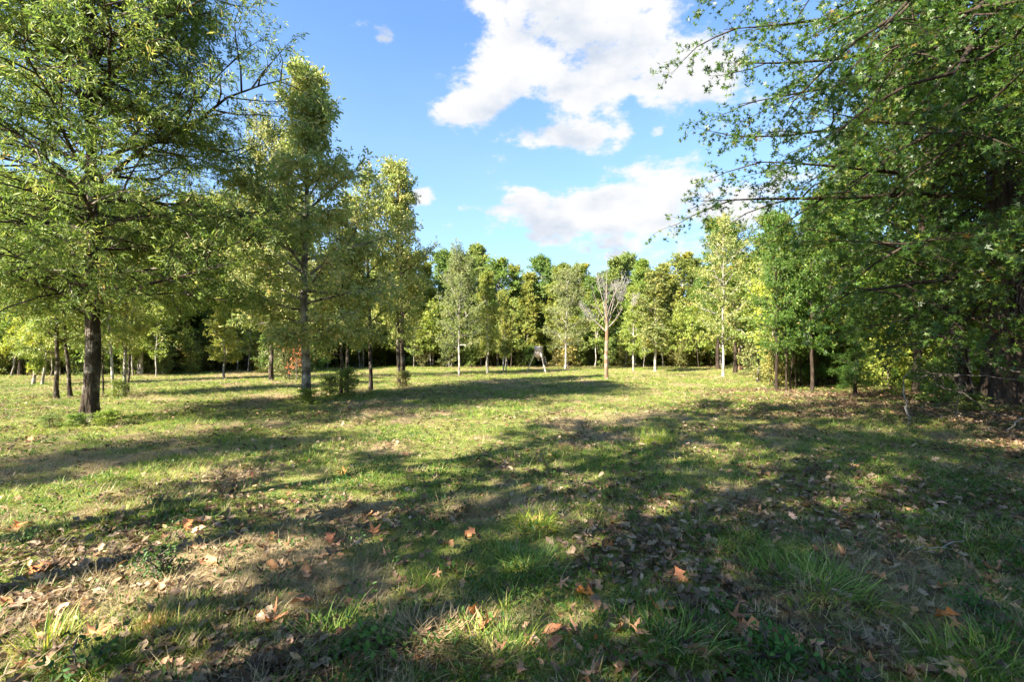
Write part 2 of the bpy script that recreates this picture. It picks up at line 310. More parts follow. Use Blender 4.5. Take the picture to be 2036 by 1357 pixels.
# ------------------------------------------------------------------ tree generator
def prof_round(t): return np.sqrt(np.maximum(0.02, 1 - ((t - .42) / .62) ** 2))
def prof_cone(t): return (1 - t) ** .95 * (.55 + .45 * np.minimum(1, t * 5)) + .06
def prof_column(t): return np.minimum(1, .55 + t * 2) * (1 - t ** 3.2) + .05
def prof_wide(t): return np.minimum(1, .75 + t) * (1 - t ** 2.6) ** .6 + .05
def grow(seed, H, R, cb, prof, n1, n2, n3, m, size, shape, rt, e0=0., e1=60., bend1=.15, bend2=0., mats=None, lean=(0, 0), hero=False,
         twiglen=.42, ang2=.85, custom=None, wobt=.05, twigs3=True, k3=3, upb=.5, droop=.25, only_custom=False, limbk=.0125, jit=.10, lenf2=.48, skipfn=None, sec_lmin=.3, fork=False):
    rng = np.random.default_rng(seed)
    kt = 16; tz = np.linspace(0, 1, kt); wx = np.cumsum(rng.normal(0, wobt, kt)) * H / kt; wy = np.cumsum(rng.normal(0, wobt, kt)) * H / kt
    trunk = np.stack([lean[0] * tz ** 1.2 * H + wx - wx[0], lean[1] * tz ** 1.2 * H + wy - wy[0], tz * H * .97 - .12], 1)
    rad = rt * (1 - tz) ** .8 + .012; rad[0] *= 1.45; rad[1] *= 1.05
    t = cb + (1 - cb) * ((np.arange(n1) + rng.random(n1) * .8) / n1) ** (1.25 if prof is prof_cone else 1.0); t = np.minimum(t, .985); tt = (t - cb) / (1 - cb)
    az = np.arange(n1) * 2.39996 + rng.normal(0, .35, n1) + rng.random() * 6.28
    Ln = R * prof(tt) * (.62 + .7 * rng.random(n1)); el = np.radians(e0 + (e1 - e0) * tt + rng.normal(0, 8, n1))
    pos, _ = lerp_poly(np.repeat(trunk[None], n1, 0), t)
    Q = np.zeros((n1, 7, 3)); Q[:, 0] = pos; cur = np.stack([np.cos(az) * np.cos(el), np.sin(az) * np.cos(el), np.sin(el)], 1)
    for j in range(1, 7):
        cur = norm(cur + rng.normal(0, jit, (n1, 3)) + np.array([0, 0, bend1 / 6])); Q[:, j] = Q[:, j - 1] + cur * (Ln / 6)[:, None]
    if custom is not None:
        C = np.stack([resample(c, 7) for c in custom]); Q = C if only_custom else np.concatenate([C, Q])
    if skipfn is not None: Q = Q[~skipfn(Q)]
    N1 = len(Q); L1 = np.linalg.norm(np.diff(Q, axis=1), axis=2).sum(1)
    r1 = np.clip(L1 * limbk + .006, .012, rt * .55); s7 = np.linspace(0, 1, 7); R1 = r1[:, None] * (1 - s7) ** .8 + .005
    P2, i2, s2, l2 = children(rng, Q, n2, .12, .98, ang2, lenf2, 5, bend2, .13, .45, lmin=sec_lmin)
    s5 = np.linspace(0, 1, 5); R2 = np.clip(l2 * .009 + .003, .004, .05)[:, None] * (1 - s5) + .0025
    P3, i3, s3, l3 = children(rng, P2, n3, .10, 1., .8, 0, k3, bend2 * .7, .22, .8, lmin=twiglen); R3 = np.full((len(P3), k3), .0028); R3[:, -1] = .001
    V, Ft, var, li = leaves(rng, P3, m, size, shape, upb=upb, droop=droop)
    foliage = mesh_from('foliage', V, [Ft], [mats[1]], {'var': var})
    kt2 = 40 if hero else 16; nt = 20 if hero else 8
    tr = resample(trunk, kt2) if hero else trunk; tr[0] = trunk[0]
    zz = np.linspace(0, 1, kt2); rr = np.interp(zz, tz, rad); 
    if hero: rr = rt * (1 - zz) ** .8 + .012 + rt * .75 * np.exp(-zz * H / .22)
    TV, TF = tubes(tr[None], rr[None], nt)
    if hero:   # root flare lobes and furrowed relief
        a = np.tile(np.arange(nt) * 2 * pi / nt, kt2); z = np.repeat(zz * H, nt); c = np.repeat(tr, nt, 0); dlt = TV - c
        g = 1 + .22 * np.exp(-z / .3) * np.cos(a * 5 + 1) + .10 * (vnoise(a * 4, z * 2.2, seed) - .5) + .06 * (vnoise(a * 9, z * 5, seed + 5) - .5)
        TV = c + dlt * g[:, None]
    out = {'H': H, 'foliage': foliage, 'trunk': None, 'limbs': []}
    if hero:
        out['trunk'] = mesh_from('trunk', TV, [TF], [mats[0]], smooth=True)
        lim3 = i2[i3]
        for q in range(N1):
            parts = [tubes(Q[q:q + 1], R1[q:q + 1], 8)]; mk = i2 == q
            if mk.any(): parts.append(tubes(P2[mk], R2[mk], 5))
            mk = lim3 == q
            if mk.any() and twigs3: parts.append(tubes(P3[mk], R3[mk], 3))
            v, f = merge(parts); out['limbs'].append(mesh_from('limb', v, [f], [mats[0] if len(mats) < 3 else mats[2]], smooth=True))
    else:
        parts = [(TV, TF), tubes(Q, R1, 4), tubes(P2, R2, 3)]
        v, f = merge(parts); out['trunk'] = mesh_from('trunk', v, [f], [mats[0]], smooth=True)
    out['P3'] = P3
    return out
def put(T, name, X, Y, label, cat='tree', H=None, wide=1., rot=None, tint=(1, 1, 1), group=None, bark=None, z=None, tilt=(0, 0)):
    root = bpy.data.objects.new(name, None); COL.objects.link(root); root.empty_display_size = .3
    root.location = (X, Y, float(gz(X, Y)) if z is None else z)
    s = 1 if H is None else H / T['H']; root.scale = (s * wide, s * wide, s)
    root.rotation_euler = (tilt[0], tilt[1], random.uniform(0, 6.28) if rot is None else rot)
    tag(root, label, cat, group)
    t = link('trunk', T['trunk'], root)
    if bark: t.material_slots[0].link = 'OBJECT'; t.material_slots[0].material = bark
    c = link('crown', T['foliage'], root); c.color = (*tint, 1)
    for l in T['limbs']: link('limb', l, root)
    return root

# ------------------------------------------------------------------ ground
def ground():
    m, N, L = mat('meadow_ground')
    a = N.new('ShaderNodeAttribute'); a.attribute_name = 'bare'; b = N.new('ShaderNodeAttribute'); b.attribute_name = 'litter'
    g = N.new('ShaderNodeTexCoord')
    def nz(s, d=6, r=.6):
        n = N.new('ShaderNodeTexNoise'); n.inputs['Scale'].default_value = s; n.inputs['Detail'].default_value = d; n.inputs['Roughness'].default_value = r; L.new(g.outputs['Object'], n.inputs['Vector']); return n.outputs[0]
    n1, n2, n3 = nz(9), nz(45, 5, .7), nz(1.2, 4)
    green = ramp(N, L, n2, [(.3, (.09, .10, .03)), (.5, (.21, .20, .065)), (.68, (.36, .32, .14))])
    tan = ramp(N, L, n2, [(.3, (.15, .105, .06)), (.5, (.30, .22, .125)), (.68, (.44, .35, .21))])
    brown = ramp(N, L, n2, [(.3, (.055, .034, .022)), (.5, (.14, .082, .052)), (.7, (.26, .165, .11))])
    def over(att, nn, k):
        mm = N.new('ShaderNodeMath'); mm.operation = 'MULTIPLY_ADD'; L.new(nn, mm.inputs[0]); mm.inputs[1].default_value = k; L.new(att, mm.inputs[2])
        mr = N.new('ShaderNodeMapRange'); mr.interpolation_type = 'SMOOTHSTEP'; mr.inputs['From Min'].default_value = .5 * k + .25; mr.inputs['From Max'].default_value = .5 * k + .75; L.new(mm.outputs[0], mr.inputs['Value']); return mr.outputs[0]
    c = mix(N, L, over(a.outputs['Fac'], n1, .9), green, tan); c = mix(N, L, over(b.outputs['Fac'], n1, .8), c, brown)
    c = mix(N, L, .5, c, ramp(N, L, n3, [(.35, (.78, .8, .75)), (.65, (1.15, 1.12, 1.05))]), 'MULTIPLY')
    p = N.new('ShaderNodeBsdfPrincipled'); p.inputs['Roughness'].default_value = .95; p.inputs['Specular IOR Level'].default_value = .1; L.new(c, p.inputs['Base Color'])
    bp = N.new('ShaderNodeBump'); bp.inputs['Strength'].default_value = .9; bp.inputs['Distance'].default_value = .03; L.new(n2, bp.inputs['Height']); L.new(bp.outputs[0], p.inputs['Normal'])
    o = N.new('ShaderNodeOutputMaterial'); L.new(p.outputs[0], o.inputs[0])
    nx, ny = 430, 380
    u = np.linspace(-1, 1, nx); xs = np.sinh(u * 7.2) / np.sinh(7.2) * 900
    v = np.linspace(-.62, 1, ny); ys = np.sinh(v * 6.6) / np.sinh(6.6) * 1200 + 1.5
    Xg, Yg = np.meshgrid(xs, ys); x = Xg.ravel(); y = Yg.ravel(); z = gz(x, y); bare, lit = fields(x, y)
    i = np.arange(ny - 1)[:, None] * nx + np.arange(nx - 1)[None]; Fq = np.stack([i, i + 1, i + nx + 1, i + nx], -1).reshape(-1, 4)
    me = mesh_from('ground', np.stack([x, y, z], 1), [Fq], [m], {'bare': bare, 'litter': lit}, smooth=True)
    tag(link('ground', me), 'meadow ground of green grass, dry thatch and brown leaf litter', kind='structure')
ground()

# ------------------------------------------------------------------ ground cover (uncountable): instanced tufts
def blades(rng, n, h0, h1, w, lean, curl, spread, k=4, flat=0.):
    """n curved tapering blades"""
    th = rng.random(n) * 2 * pi; r = spread * np.sqrt(rng.random(n)); bx, by = r * np.cos(th + rng.normal(0, 1, n)), r * np.sin(th)
    h = h0 + (h1 - h0) * rng.random(n); le = lean * (.3 + rng.random(n)); cu = curl * (.4 + rng.random(n)); d = np.stack([np.cos(th), np.sin(th)], 1)
    s = np.linspace(0, 1, k); a = le[:, None] + cu[:, None] * s[None]; a = np.minimum(a, 1.62)
    dz = np.cos(a) * (h / (k - 1))[:, None]; dr = np.sin(a) * (h / (k - 1))[:, None]
    Z = np.cumsum(dz, 1) - dz[:, :1]; Rr = np.cumsum(dr, 1) - dr[:, :1]
    C = np.stack([bx[:, None] + d[:, 0:1] * Rr, by[:, None] + d[:, 1:2] * Rr, Z + flat * rng.random(n)[:, None]], -1)
    sd = np.stack([-d[:, 1], d[:, 0], np.zeros(n)], 1); tw = rng.normal(0, .5, n); sd = norm(sd + tw[:, None] * np.stack([d[:, 0], d[:, 1], 0 * tw], 1))
    ww = w * (.7 + .6 * rng.random(n))[:, None] * (1 - s[None] ** 2 * .9)
    A = C - sd[:, None] * ww[..., None]; B = C + sd[:, None] * ww[..., None]
    V = np.stack([A, B], 2).reshape(n, -1, 3); j = np.arange(k - 1) * 2; f = np.stack([j, j + 1, j + 3, j + 2], 1)
    Fq = (np.arange(n) * 2 * k)[:, None, None] + f[None]
    return V.reshape(-1, 3), Fq.reshape(-1, 4), np.repeat(rng.random(n), 2 * k)
def proto(coll, name, V, Fq, var, m):
    me = mesh_from(name, V, [Fq], [m], {'var': var}); o = bpy.data.objects.new(name, me); coll.objects.link(o); return o
G_GRASS = leaf_mat('grass_blade', [(.0, (.07, .16, .022)), (.5, (.14, .25, .036)), (.78, (.25, .32, .06)), (.90, (.38, .35, .13)), (1., (.50, .42, .21))], .35, .5, inst=True)
G_STRAW = leaf_mat('straw_blade', [(.0, (.20, .145, .075)), (.5, (.36, .28, .15)), (1., (.52, .44, .26))], .25, .6, inst=True)
G_WEED = leaf_mat('weed_leaf', [(.0, (.035, .09, .022)), (.6, (.07, .15, .03)), (1., (.13, .20, .05))], .3, .45, inst=True)
G_LITTER = leaf_mat('litter_leaf', [(.0, (.07, .045, .03)), (.4, (.16, .105, .065)), (.75, (.26, .18, .115)), (1., (.38, .29, .20))], .12, .6, inst=True, gloss=.3)
def crumple(rng, shape, size, curl=.5, sub=1):
    """one curled fallen leaf, lying flat: two-sided lobed outline bent across its width and length"""
    lv, lf = LEAF[shape]; V = np.array(lv, float); Fq = np.array(lf)
    V = V - np.array([0, .5, 0]); 
    for _ in range(sub):   # split every triangle in four so that the blade can bend
        E = {}; nv = [tuple(v) for v in V]; nf = []
        def mid(a, b):
            k_ = (min(a, b), max(a, b))
            if k_ not in E: E[k_] = len(nv); nv.append(tuple((V[a] + V[b]) / 2))
            return E[k_]
        for a, b, c in Fq:
            ab, bc, ca = mid(a, b), mid(b, c), mid(c, a); nf += [(a, ab, ca), (ab, b, bc), (ca, bc, c), (ab, bc, ca)]
        V = np.array(nv); Fq = np.array(nf)
    c1, c2, ph = curl * rng.uniform(.4, 1.6), curl * rng.uniform(-.6, 1.2), rng.uniform(0, 6)
    V[:, 2] = V[:, 2] * .5 + c1 * V[:, 0] ** 2 * 1.6 + c2 * V[:, 1] ** 2 * .7 + .05 * np.sin(V[:, 0] * 9 + ph) * np.cos(V[:, 1] * 7 + ph)
    V *= size; V[:, 2] -= V[:, 2].min(); return V, Fq
def gn_scatter(name, protos_coll, P, rot, scl, idx, tint, label, kind='stuff'):
    me = bpy.data.meshes.new(name); me.vertices.add(len(P)); me.vertices.foreach_set('co', np.asarray(P, np.float32).ravel())
    for k_, t_, a_ in (('rot', 'FLOAT_VECTOR', rot), ('scl', 'FLOAT', scl), ('idx', 'INT', idx), ('tintp', 'FLOAT_VECTOR', tint)):
        at_ = me.attributes.new(k_, t_, 'POINT'); arr = np.asarray(a_, np.int32 if t_ == 'INT' else np.float32)
        at_.data.foreach_set('vector' if t_ == 'FLOAT_VECTOR' else 'value', arr.ravel())
    ob = link(name, me); tag(ob, label, kind=kind)
    ng = bpy.data.node_groups.new(name + '_scatter', 'GeometryNodeTree'); ng.interface.new_socket('Geometry', in_out='INPUT', socket_type='NodeSocketGeometry'); ng.interface.new_socket('Geometry', in_out='OUTPUT', socket_type='NodeSocketGeometry')
    N, L = ng.nodes, ng.links; gi = N.new('NodeGroupInput'); go = N.new('NodeGroupOutput'); ci = N.new('GeometryNodeCollectionInfo'); ci.inputs['Collection'].default_value = protos_coll
    ci.inputs['Separate Children'].default_value = True; ci.inputs['Reset Children'].default_value = True
    ip = N.new('GeometryNodeInstanceOnPoints'); ip.inputs['Pick Instance'].default_value = True
    def na(nm, ty):
        n = N.new('GeometryNodeInputNamedAttribute'); n.data_type = ty; n.inputs['Name'].default_value = nm; return n.outputs[0]
    L.new(gi.outputs[0], ip.inputs['Points']); L.new(ci.outputs[0], ip.inputs['Instance']); L.new(na('idx', 'INT'), ip.inputs['Instance Index'])
    e2r = N.new('FunctionNodeEulerToRotation'); L.new(na('rot', 'FLOAT_VECTOR'), e2r.inputs[0]); L.new(e2r.outputs[0], ip.inputs['Rotation']); L.new(na('scl', 'FLOAT'), ip.inputs['Scale'])
    st_ = N.new('GeometryNodeStoreNamedAttribute'); st_.data_type = 'FLOAT_VECTOR'; st_.domain = 'INSTANCE'; st_.inputs['Name'].default_value = 'tint'
    L.new(ip.outputs[0], st_.inputs['Geometry']); L.new(na('tintp', 'FLOAT_VECTOR'), st_.inputs['Value']); L.new(st_.outputs[0], go.inputs[0])
    md = ob.modifiers.new('scatter', 'NODES'); md.node_group = ng; return ob
def sample_ground(rng, n, y0, y1, power=1.0):
    """points over the wedge the camera can see plus a margin, density falling as 1/distance"""
    y = y0 + (y1 - y0) * rng.random(n) ** power; x = (rng.random(n) * 2 - 1) * (1.16 * y + 1.2); return x, y
def ground_cover():
    rng = np.random.default_rng(5)
    def mk(name): return bpy.data.collections.new(name)
    cg = mk('grass_kinds')
    for i in range(4): proto(cg, 'tuft_a%d' % i, *blades(rng, 16, .035, .075, .0020, .7, .9, .05), G_GRASS)
    for i in range(3): proto(cg, 'tuft_b%d' % i, *blades(rng, 15, .07, .14, .0025, .50, 1.3, .05), G_GRASS)
    for i in range(2): proto(cg, 'tuft_c%d' % i, *blades(rng, 24, .02, .045, .0020, .9, .8, .07), G_GRASS)
    def tint_of(x, y, sat=1.):
        w = fbm(x * .8, y * .8, 77, 3)[:, None]; f = fbm(x * .12 + 3, y * .12, 78, 3)[:, None]; base = np.array([.80, .95, .75]) * (1 - w) + np.array([1.25, 1.15, .85]) * w
        return base * (.75 + .5 * rng.random(len(x)))[:, None] * (.85 + .3 * f)
    n = 190000; x, y = sample_ground(rng, n, 1.7, 47, 1.25); bare, lit = fields(x, y); q = fbm(x * 1.1, y * 1.1, 55, 4); q2 = fbm(x * 3.3, y * 3.3, 56, 2)
    pr = np.clip(1.10 - .80 * bare - .70 * lit + (q - .5) * 2.2 + (q2 - .5) * .9, .04, 1); keep = rng.random(n) < pr; x, y, q, bare = x[keep], y[keep], q[keep], bare[keep]; n = len(x)
    tall = (q + rng.normal(0, .07, n) > .63); idx = np.where(tall, rng.integers(4, 7, n), np.where(rng.random(n) < .4, rng.integers(7, 9, n), rng.integers(0, 4, n)))
    scl = (.50 + .55 * rng.random(n)) * (1 + np.clip(y - 5, 0, 33) * .026)
    rot = np.stack([rng.normal(0, .15, n), rng.normal(0, .15, n), rng.random(n) * 6.28], 1)
    gn_scatter('grass', cg, np.stack([x, y, gz(x, y) - .005], 1), rot, scl, idx, tint_of(x, y), 'short uneven green grass growing over the clearing')
    cs = mk('straw_kinds')
    for i in range(4): proto(cs, 'straw_a%d' % i, *blades(rng, 20, .06, .16, .0016, 1.25, .35, .08, 3, .025), G_STRAW)
    for i in range(2): proto(cs, 'straw_b%d' % i, *blades(rng, 14, .04, .09, .0017, 1.1, .8, .05, 4, .01), G_STRAW)
    n = 110000; x, y = sample_ground(rng, n, 1.7, 45, 1.25); bare, lit = fields(x, y); pr = np.clip(.10 + .85 * bare - .35 * lit, .03, 1); keep = rng.random(n) < pr; x, y = x[keep], y[keep]; n = len(x)
    rot = np.stack([rng.normal(0, .1, n), rng.normal(0, .1, n), rng.random(n) * 6.28], 1); tt = (.7 + .55 * rng.random(n))[:, None] * np.array([1, 1, 1.])
    gn_scatter('dry_grass', cs, np.stack([x, y, gz(x, y)], 1), rot, .5 + .5 * rng.random(n) + np.clip(y - 5, 0, 33) * .018, np.where(rng.random(n) < .72, rng.integers(0, 4, n), rng.integers(4, 6, n)), tt, 'flattened straw coloured dead grass lying between the green tufts')
    cw = mk('weed_kinds')
    for i in range(4):
        nl = 7 + i * 2; th = np.arange(nl) * 2.4; T = np.zeros((nl, 3, 3)); r = .015 + .02 * rng.random(nl)
        T[:, 0] = 0; T[:, 1] = np.stack([np.cos(th) * r, np.sin(th) * r, .015 + .02 * rng.random(nl)], 1); T[:, 2] = T[:, 1] * 1.6
        V, Ft, var, _ = leaves(rng, T, 1, .020 if i < 2 else .028, 'oval', .5, .05, 1.6, .006, .6)
        proto(cw, 'weed%d' % i, V, Ft, var, G_WEED)
    n = 60000; x, y = sample_ground(rng, n, 1.7, 22, 1.0); q = fbm(x * 1.6, y * 1.6, 91, 3); keep = rng.random(n) < np.clip((q - .5) * 3, .06, .6); x, y = x[keep], y[keep]; n = len(x)
    rot = np.stack([rng.normal(0, .15, n), rng.normal(0, .15, n), rng.random(n) * 6.28], 1)
    gn_scatter('weeds', cw, np.stack([x, y, gz(x, y)], 1), rot, .7 + .8 * rng.random(n), rng.integers(0, 4, n), tint_of(x, y) * .9, 'small broad leaved weeds growing low among the grass')
    cl = mk('litter_kinds')
    for i, sh in enumerate(['lobed', 'oval', 'lobed', 'star', 'oval', 'lobed']):
        V, Ft = crumple(rng, sh, .075 if sh != 'star' else .085, .7, 1); proto(cl, 'litter%d' % i, V, Ft, np.full(len(V), rng.random()), G_LITTER)
    n = 230000; x, y = sample_ground(rng, n, 1.7, 30, 1.2); bare, lit = fields(x, y); q = fbm(x * .9, y * .9, 13, 3); pr = np.clip(.14 + .9 * lit + (q - .5) * 1.1, .04, 1)
    keep = rng.random(n) < pr; x, y = x[keep], y[keep]; n = len(x)
    rot = np.stack([rng.normal(0, .35, n), rng.normal(0, .35, n), rng.random(n) * 6.28], 1)
    tt = (.45 + .95 * rng.random(n) ** 1.3)[:, None] * (np.array([1, .95, .9]) + (rng.random(n) < .12)[:, None] * np.array([.35, .1, -.15]))
    gn_scatter('leaf_litter', cl, np.stack([x, y, gz(x, y) + .008 + .03 * rng.random(n)], 1), rot, .6 + .8 * rng.random(n), rng.integers(0, 6, n), tt, 'small brown dead leaves littering the ground')
ground_cover()

# ------------------------------------------------------------------ tree kinds
OAKM = (B_GREY, M_OAK)
willow = grow(11, 11.4, 3.6, .22, prof_wide, 84, 15, 9, 19, .115, 'lance', .14, jit=.15, lenf2=.6, e0=3, e1=62, bend1=.05, bend2=-.15, limbk=.008, mats=(B_DARK, M_WILLOW, B_DARK), hero=True, twiglen=.40, k3=3)
tall_oak = grow(23, 9.9, 3.0, .20, prof_cone, 44, 10, 8, 9, .115, 'oval', .115, e0=5, e1=60, bend1=.2, bend2=-.2, mats=(B_GREY, M_OAK, B_GREY), hero=True, twiglen=.34)
mid_oak = [grow(31 + i, 8.6, [1.75, 1.5, 1.9][i], .24, prof_round, 26, 8, 6, 12, .10, 'oval', .08, e0=15, e1=65, bend1=.3, bend2=-.15, mats=(B_DARK, M_OAK), twiglen=.32) for i in range(3)]
broad = [grow(41 + i, 9.5, [2.2, 1.9, 2.4, 1.7][i], .12, [prof_round, prof_column, prof_wide, prof_cone][i], 32, 9, 6, 19, .115, 'diamond', .078, e0=10, e1=65, bend1=.25, mats=(B_GREY, M_BROAD), twiglen=.36) for i in range(4)]
slim = [grow(51 + i, 7.0, [1.2, 1.3][i], .18, [prof_round, prof_column][i], 26, 7, 6, 11, .11, 'lobed', .055, e0=25, e1=70, bend1=.3, mats=(B_PALE, M_YELLOW), twiglen=.28) for i in range(2)]
olive = [grow(61 + i, 7.5, [1.9, 1.7][i], .24, prof_round, 30, 9, 7, 12, .085, 'diamond', .075, e0=10, e1=65, bend1=.25, mats=(B_PALE, M_OLIVE), twiglen=.34) for i in range(2)]
sapling = [grow(71 + i, 4.2, [.8, .6, .9][i], .30, prof_round, 13, 5, 4, 8, .11, 'diamond', .026, e0=20, e1=65, mats=(B_PALE, M_YELLOW if i == 2 else M_BROAD), twiglen=.28, wobt=.10) for i in range(3)]
cedar = [grow(81 + i, 6.0, 1.6, .14, prof_cone, 40, 9, 7, 12, .075, 'lance', .09, e0=-5, e1=50, bend1=.1, bend2=-.2, mats=(B_SHADE, M_CEDAR), twiglen=.22) for i in range(1)]
shrub = [grow(91 + i, 1.7, [.85, 1.0, .8][i], .05, prof_round, 16, 6, 5, 8, .085, 'diamond', .02, e0=25, e1=75, mats=(B_TWIG, M_BROAD if i != 1 else M_OLIVE), twiglen=.2, wobt=.12) for i in range(3)]
woodtree = [grow(101 + i, 13, [3.0, 2.6][i], .22, [prof_round, prof_wide][i], 34, 10, 7, 12, .13, ['oval', 'diamond'][i], .16, e0=5, e1=65, bend1=.2, mats=(B_SHADE, M_GUM), twiglen=.42) for i in range(2)]

hightree = grow(111, 15, 3.4, .30, prof_round, 24, 6, 5, 14, .15, 'oval', .15, e0=15, e1=65, bend1=.2, mats=(B_SHADE, M_GUM), twiglen=.42)

# ------------------------------------------------------------------ named trees
X, Y = at(175, 838); put(willow, 'willow_oak', X, Y, 'big willow oak with a dark trunk and narrow green leaves filling the upper left', rot=.6)
X, Y = at(608, 798); put(tall_oak, 'oak_tree', X, Y, 'tall pointed oak with pale blotched trunk standing right of the big willow oak', rot=1.0, tint=(1.25, 1.35, 1.4))
for px, py, top, k, wd, lab, tl in [
    (678, 786, 430, 1, .85, 'thin twisted oak, left stem of the pair in brush beside the pointed oak', (0, -.02)),
    (689, 783, 400, 0, .9, 'straight dark oak, right stem of the pair in brush beside the pointed oak', (0, .01)),
    (737, 778, 360, 2, .85, 'single dark stemmed oak between the brushy pair and the forked twin trunks', (0, .015)),
    (793, 770, 340, 0, .85, 'left leaning one of two oak trunks growing from one base near the middle', (0, -.03)),
    (804, 769, 330, 1, .95, 'right leaning one of two oak trunks growing from one base near the middle', (0, .04))]:
    X, Y = at(px, py); put(mid_oak[k], 'oak_tree', X, Y, lab, H=zp(top, Y), wide=wd, tint=(1.0, 1.08, .95), tilt=tl, group='young oaks left of centre')
for px, py, top, T, wd, tint, bark, lab, tl, nm in [
    (112, 795, 380, mid_oak[1], .9, (.9, 1.05, .9), B_DARK, 'slim dark trunk left of the big willow oak, straighter of two', (0, -.03), 'oak_tree'),
    (140, 791, 360, mid_oak[2], .8, (.9, 1.05, .9), B_DARK, 'slim dark trunk immediately left of the willow oak, slightly bent', (0, -.06), 'oak_tree'),
    (66, 766, 400, broad[1], .7, (1.5, 1.4, .9), B_PALE, 'white barked tree at far left, first of the bright pair', (0, -.06), 'pale_tree'),
    (84, 765, 390, broad[0], .6, (1.5, 1.4, .9), B_PALE, 'white barked tree at far left leaning right, second of the bright pair', (0, .12), 'pale_tree'),
    (226, 791, 420, mid_oak[0], .7, (1.1, 1.15, .9), B_PALE, 'pale trunk leaning right just right of the willow oak trunk', (0, .13), 'pale_tree'),
    (246, 785, 400, mid_oak[1], .8, (1.1, 1.15, .9), B_GREY, 'mottled grey trunk behind the leaning pale trunk', (0, .02), 'oak_tree'),
    (254, 781, 410, mid_oak[2], .6, (1.0, 1.1, .9), B_DARK, 'thin dark trunk touching the mottled grey one right of the willow oak', (0, .05), 'oak_tree'),
    (205, 785, 560, sapling[0], .9, (1, 1.1, .9), B_DARK, 'dark bare sapling right beside the willow oak trunk', (0, .0), 'sapling'),
    (445, 752, 590, slim[1], 1.35, (1.05, 1.0, 1), B_GREY, 'small bright yellow green tree at the mouth of the sandy track', (0, 0), 'yellow_green_tree'),
    (540, 757, 260, olive[0], .75, (1.2, 1.2, 1.0), B_DARK, 'tall olive green tree behind the gap between willow oak and pointed oak', (0, 0), 'olive_tree'),
    (913, 747, 505, olive[0], .75, (.9, 1.0, .9), B_PALE, 'dull olive oak with pale trunk, first tree left of centre in the clearing', (0, 0), 'olive_tree'),
    (969, 743, 545, slim[0], 1.0, (1, 1, 1), B_PALE, 'slender yellow tree left of the feeder with a single pale stem', (0, .01), 'yellow_green_tree'),
    (1001, 738, 575, slim[1], .8, (1, 1, 1), B_PALE, 'yellow tree with twin thin pale stems, left stem', (0, -.02), 'yellow_green_tree'),
    (1006, 738, 590, slim[0], .8, (1.05, 1, 1), B_PALE, 'yellow tree with twin thin pale stems, right stem', (0, .02), 'yellow_green_tree'),
    (1124, 735, 545, olive[1], 1.0, (.95, 1.02, 1.0), B_PALE, 'bushy grey green oak right behind the feeder', (0, 0), 'olive_tree'),
    (1259, 737, 568, slim[1], 1.0, (.95, 1.05, .9), B_PALE, 'bright yellow green tree with dark stem just right of the dead tree', (0, 0), 'yellow_green_tree'),
    (1303, 740, 540, slim[0], 1.35, (.9, .9, 1.2), B_PALE, 'pale yellow tree second to the right of the dead tree', (0, 0), 'yellow_green_tree'),
    (1438, 749, 448, mid_oak[2], .85, (1.0, 1.08, .95), B_PALE, 'tall spindly tree with bright white trunk at the right of the clearing', (0, 0), 'pale_tree'),
    (1469, 735, 560, broad[1], .7, (1.2, 1.1, .9), B_DEAD, 'small tree with orange lit trunk behind the white trunked tree', (0, 0), 'small_tree'),
    (1545, 777, 430, woodtree[0], .62, (.85, .95, .9), B_SHADE, 'dark trunk at the corner of the shaded right hand wood', (0, -.03), 'oak_tree'),
    (1614, 779, 400, woodtree[1], .7, (.8, .9, .85), B_SHADE, 'straight dark grey trunk second from the corner of the right wood', (0, 0), 'oak_tree'),
    (1624, 768, 540, cedar[0], 1.1, (.8, 1.0, .8), B_SHADE, 'dark green cedar in front of the right hand wood', (0, 0), 'cedar_tree'),
    (1700, 790, 600, cedar[0], 1.1, (1.0, 1.1, .8), B_SHADE, 'low feathery green cedar under the sweetgum boughs', (0, 0), 'cedar_tree')]:
    X, Y = at(px, py); put(T, nm, X, Y, lab, H=zp(top, Y), wide=wd, tint=tint, tilt=tl, bark=bark)
for i, (px, py) in enumerate([(1563, 776), (1572, 775), (1585, 772), (1592, 770)]):
    X, Y = at(px, py); put(sapling[i % 3], 'sapling', X, Y, 'thin dark sapling stem between the two dark trunks at the wood corner', H=4.6, wide=.8, tint=(.6, .8, .6), bark=B_SHADE, group='saplings at the wood corner')

# far treeline, front row: outline follows the photograph
LINE = [(560, 470, 39), (600, 500, 41), (650, 520, 38), (700, 500, 40), (748, 520, 42), (800, 505, 39), (845, 525, 40), (885, 512, 42), (925, 520, 40), (952, 492, 44), (990, 525, 41), (1025, 530, 43), (1050, 545, 41),
        (1078, 522, 45), (1108, 540, 41), (1155, 535, 43), (1185, 560, 41), (1222, 515, 42), (1245, 520, 44), (1280, 520, 41), (1318, 530, 43), (1358, 515, 45), (1395, 535, 42), (1430, 540, 43), (1475, 520, 41), (1515, 480, 36), (1550, 470, 33)]
LK = ['rounded', 'upright', 'broad', 'pointed']
LT = [(.95, 1.0, .9), (.75, .92, .8), (1.1, 1.05, .8), (.7, .9, .75), (1.25, 1.12, .9), (.9, 1.05, .75)]; LTn = ['mid green', 'dark green', 'yellowish', 'deep green', 'golden olive', 'fresh green']
MARK = [(560, 'behind the pointed oak'), (700, 'behind the brushy oak stems'), (800, 'behind the twin oak trunks'), (913, 'behind the dull olive oak'), (985, 'behind the slender yellow trees'), (1070, 'behind the feeder'), (1130, 'behind the grey green oak'),
        (1206, 'behind the dead tree'), (1300, 'behind the pale yellow tree'), (1438, 'behind the white trunked tree'), (1530, 'beside the right hand wood')]
seen = {}
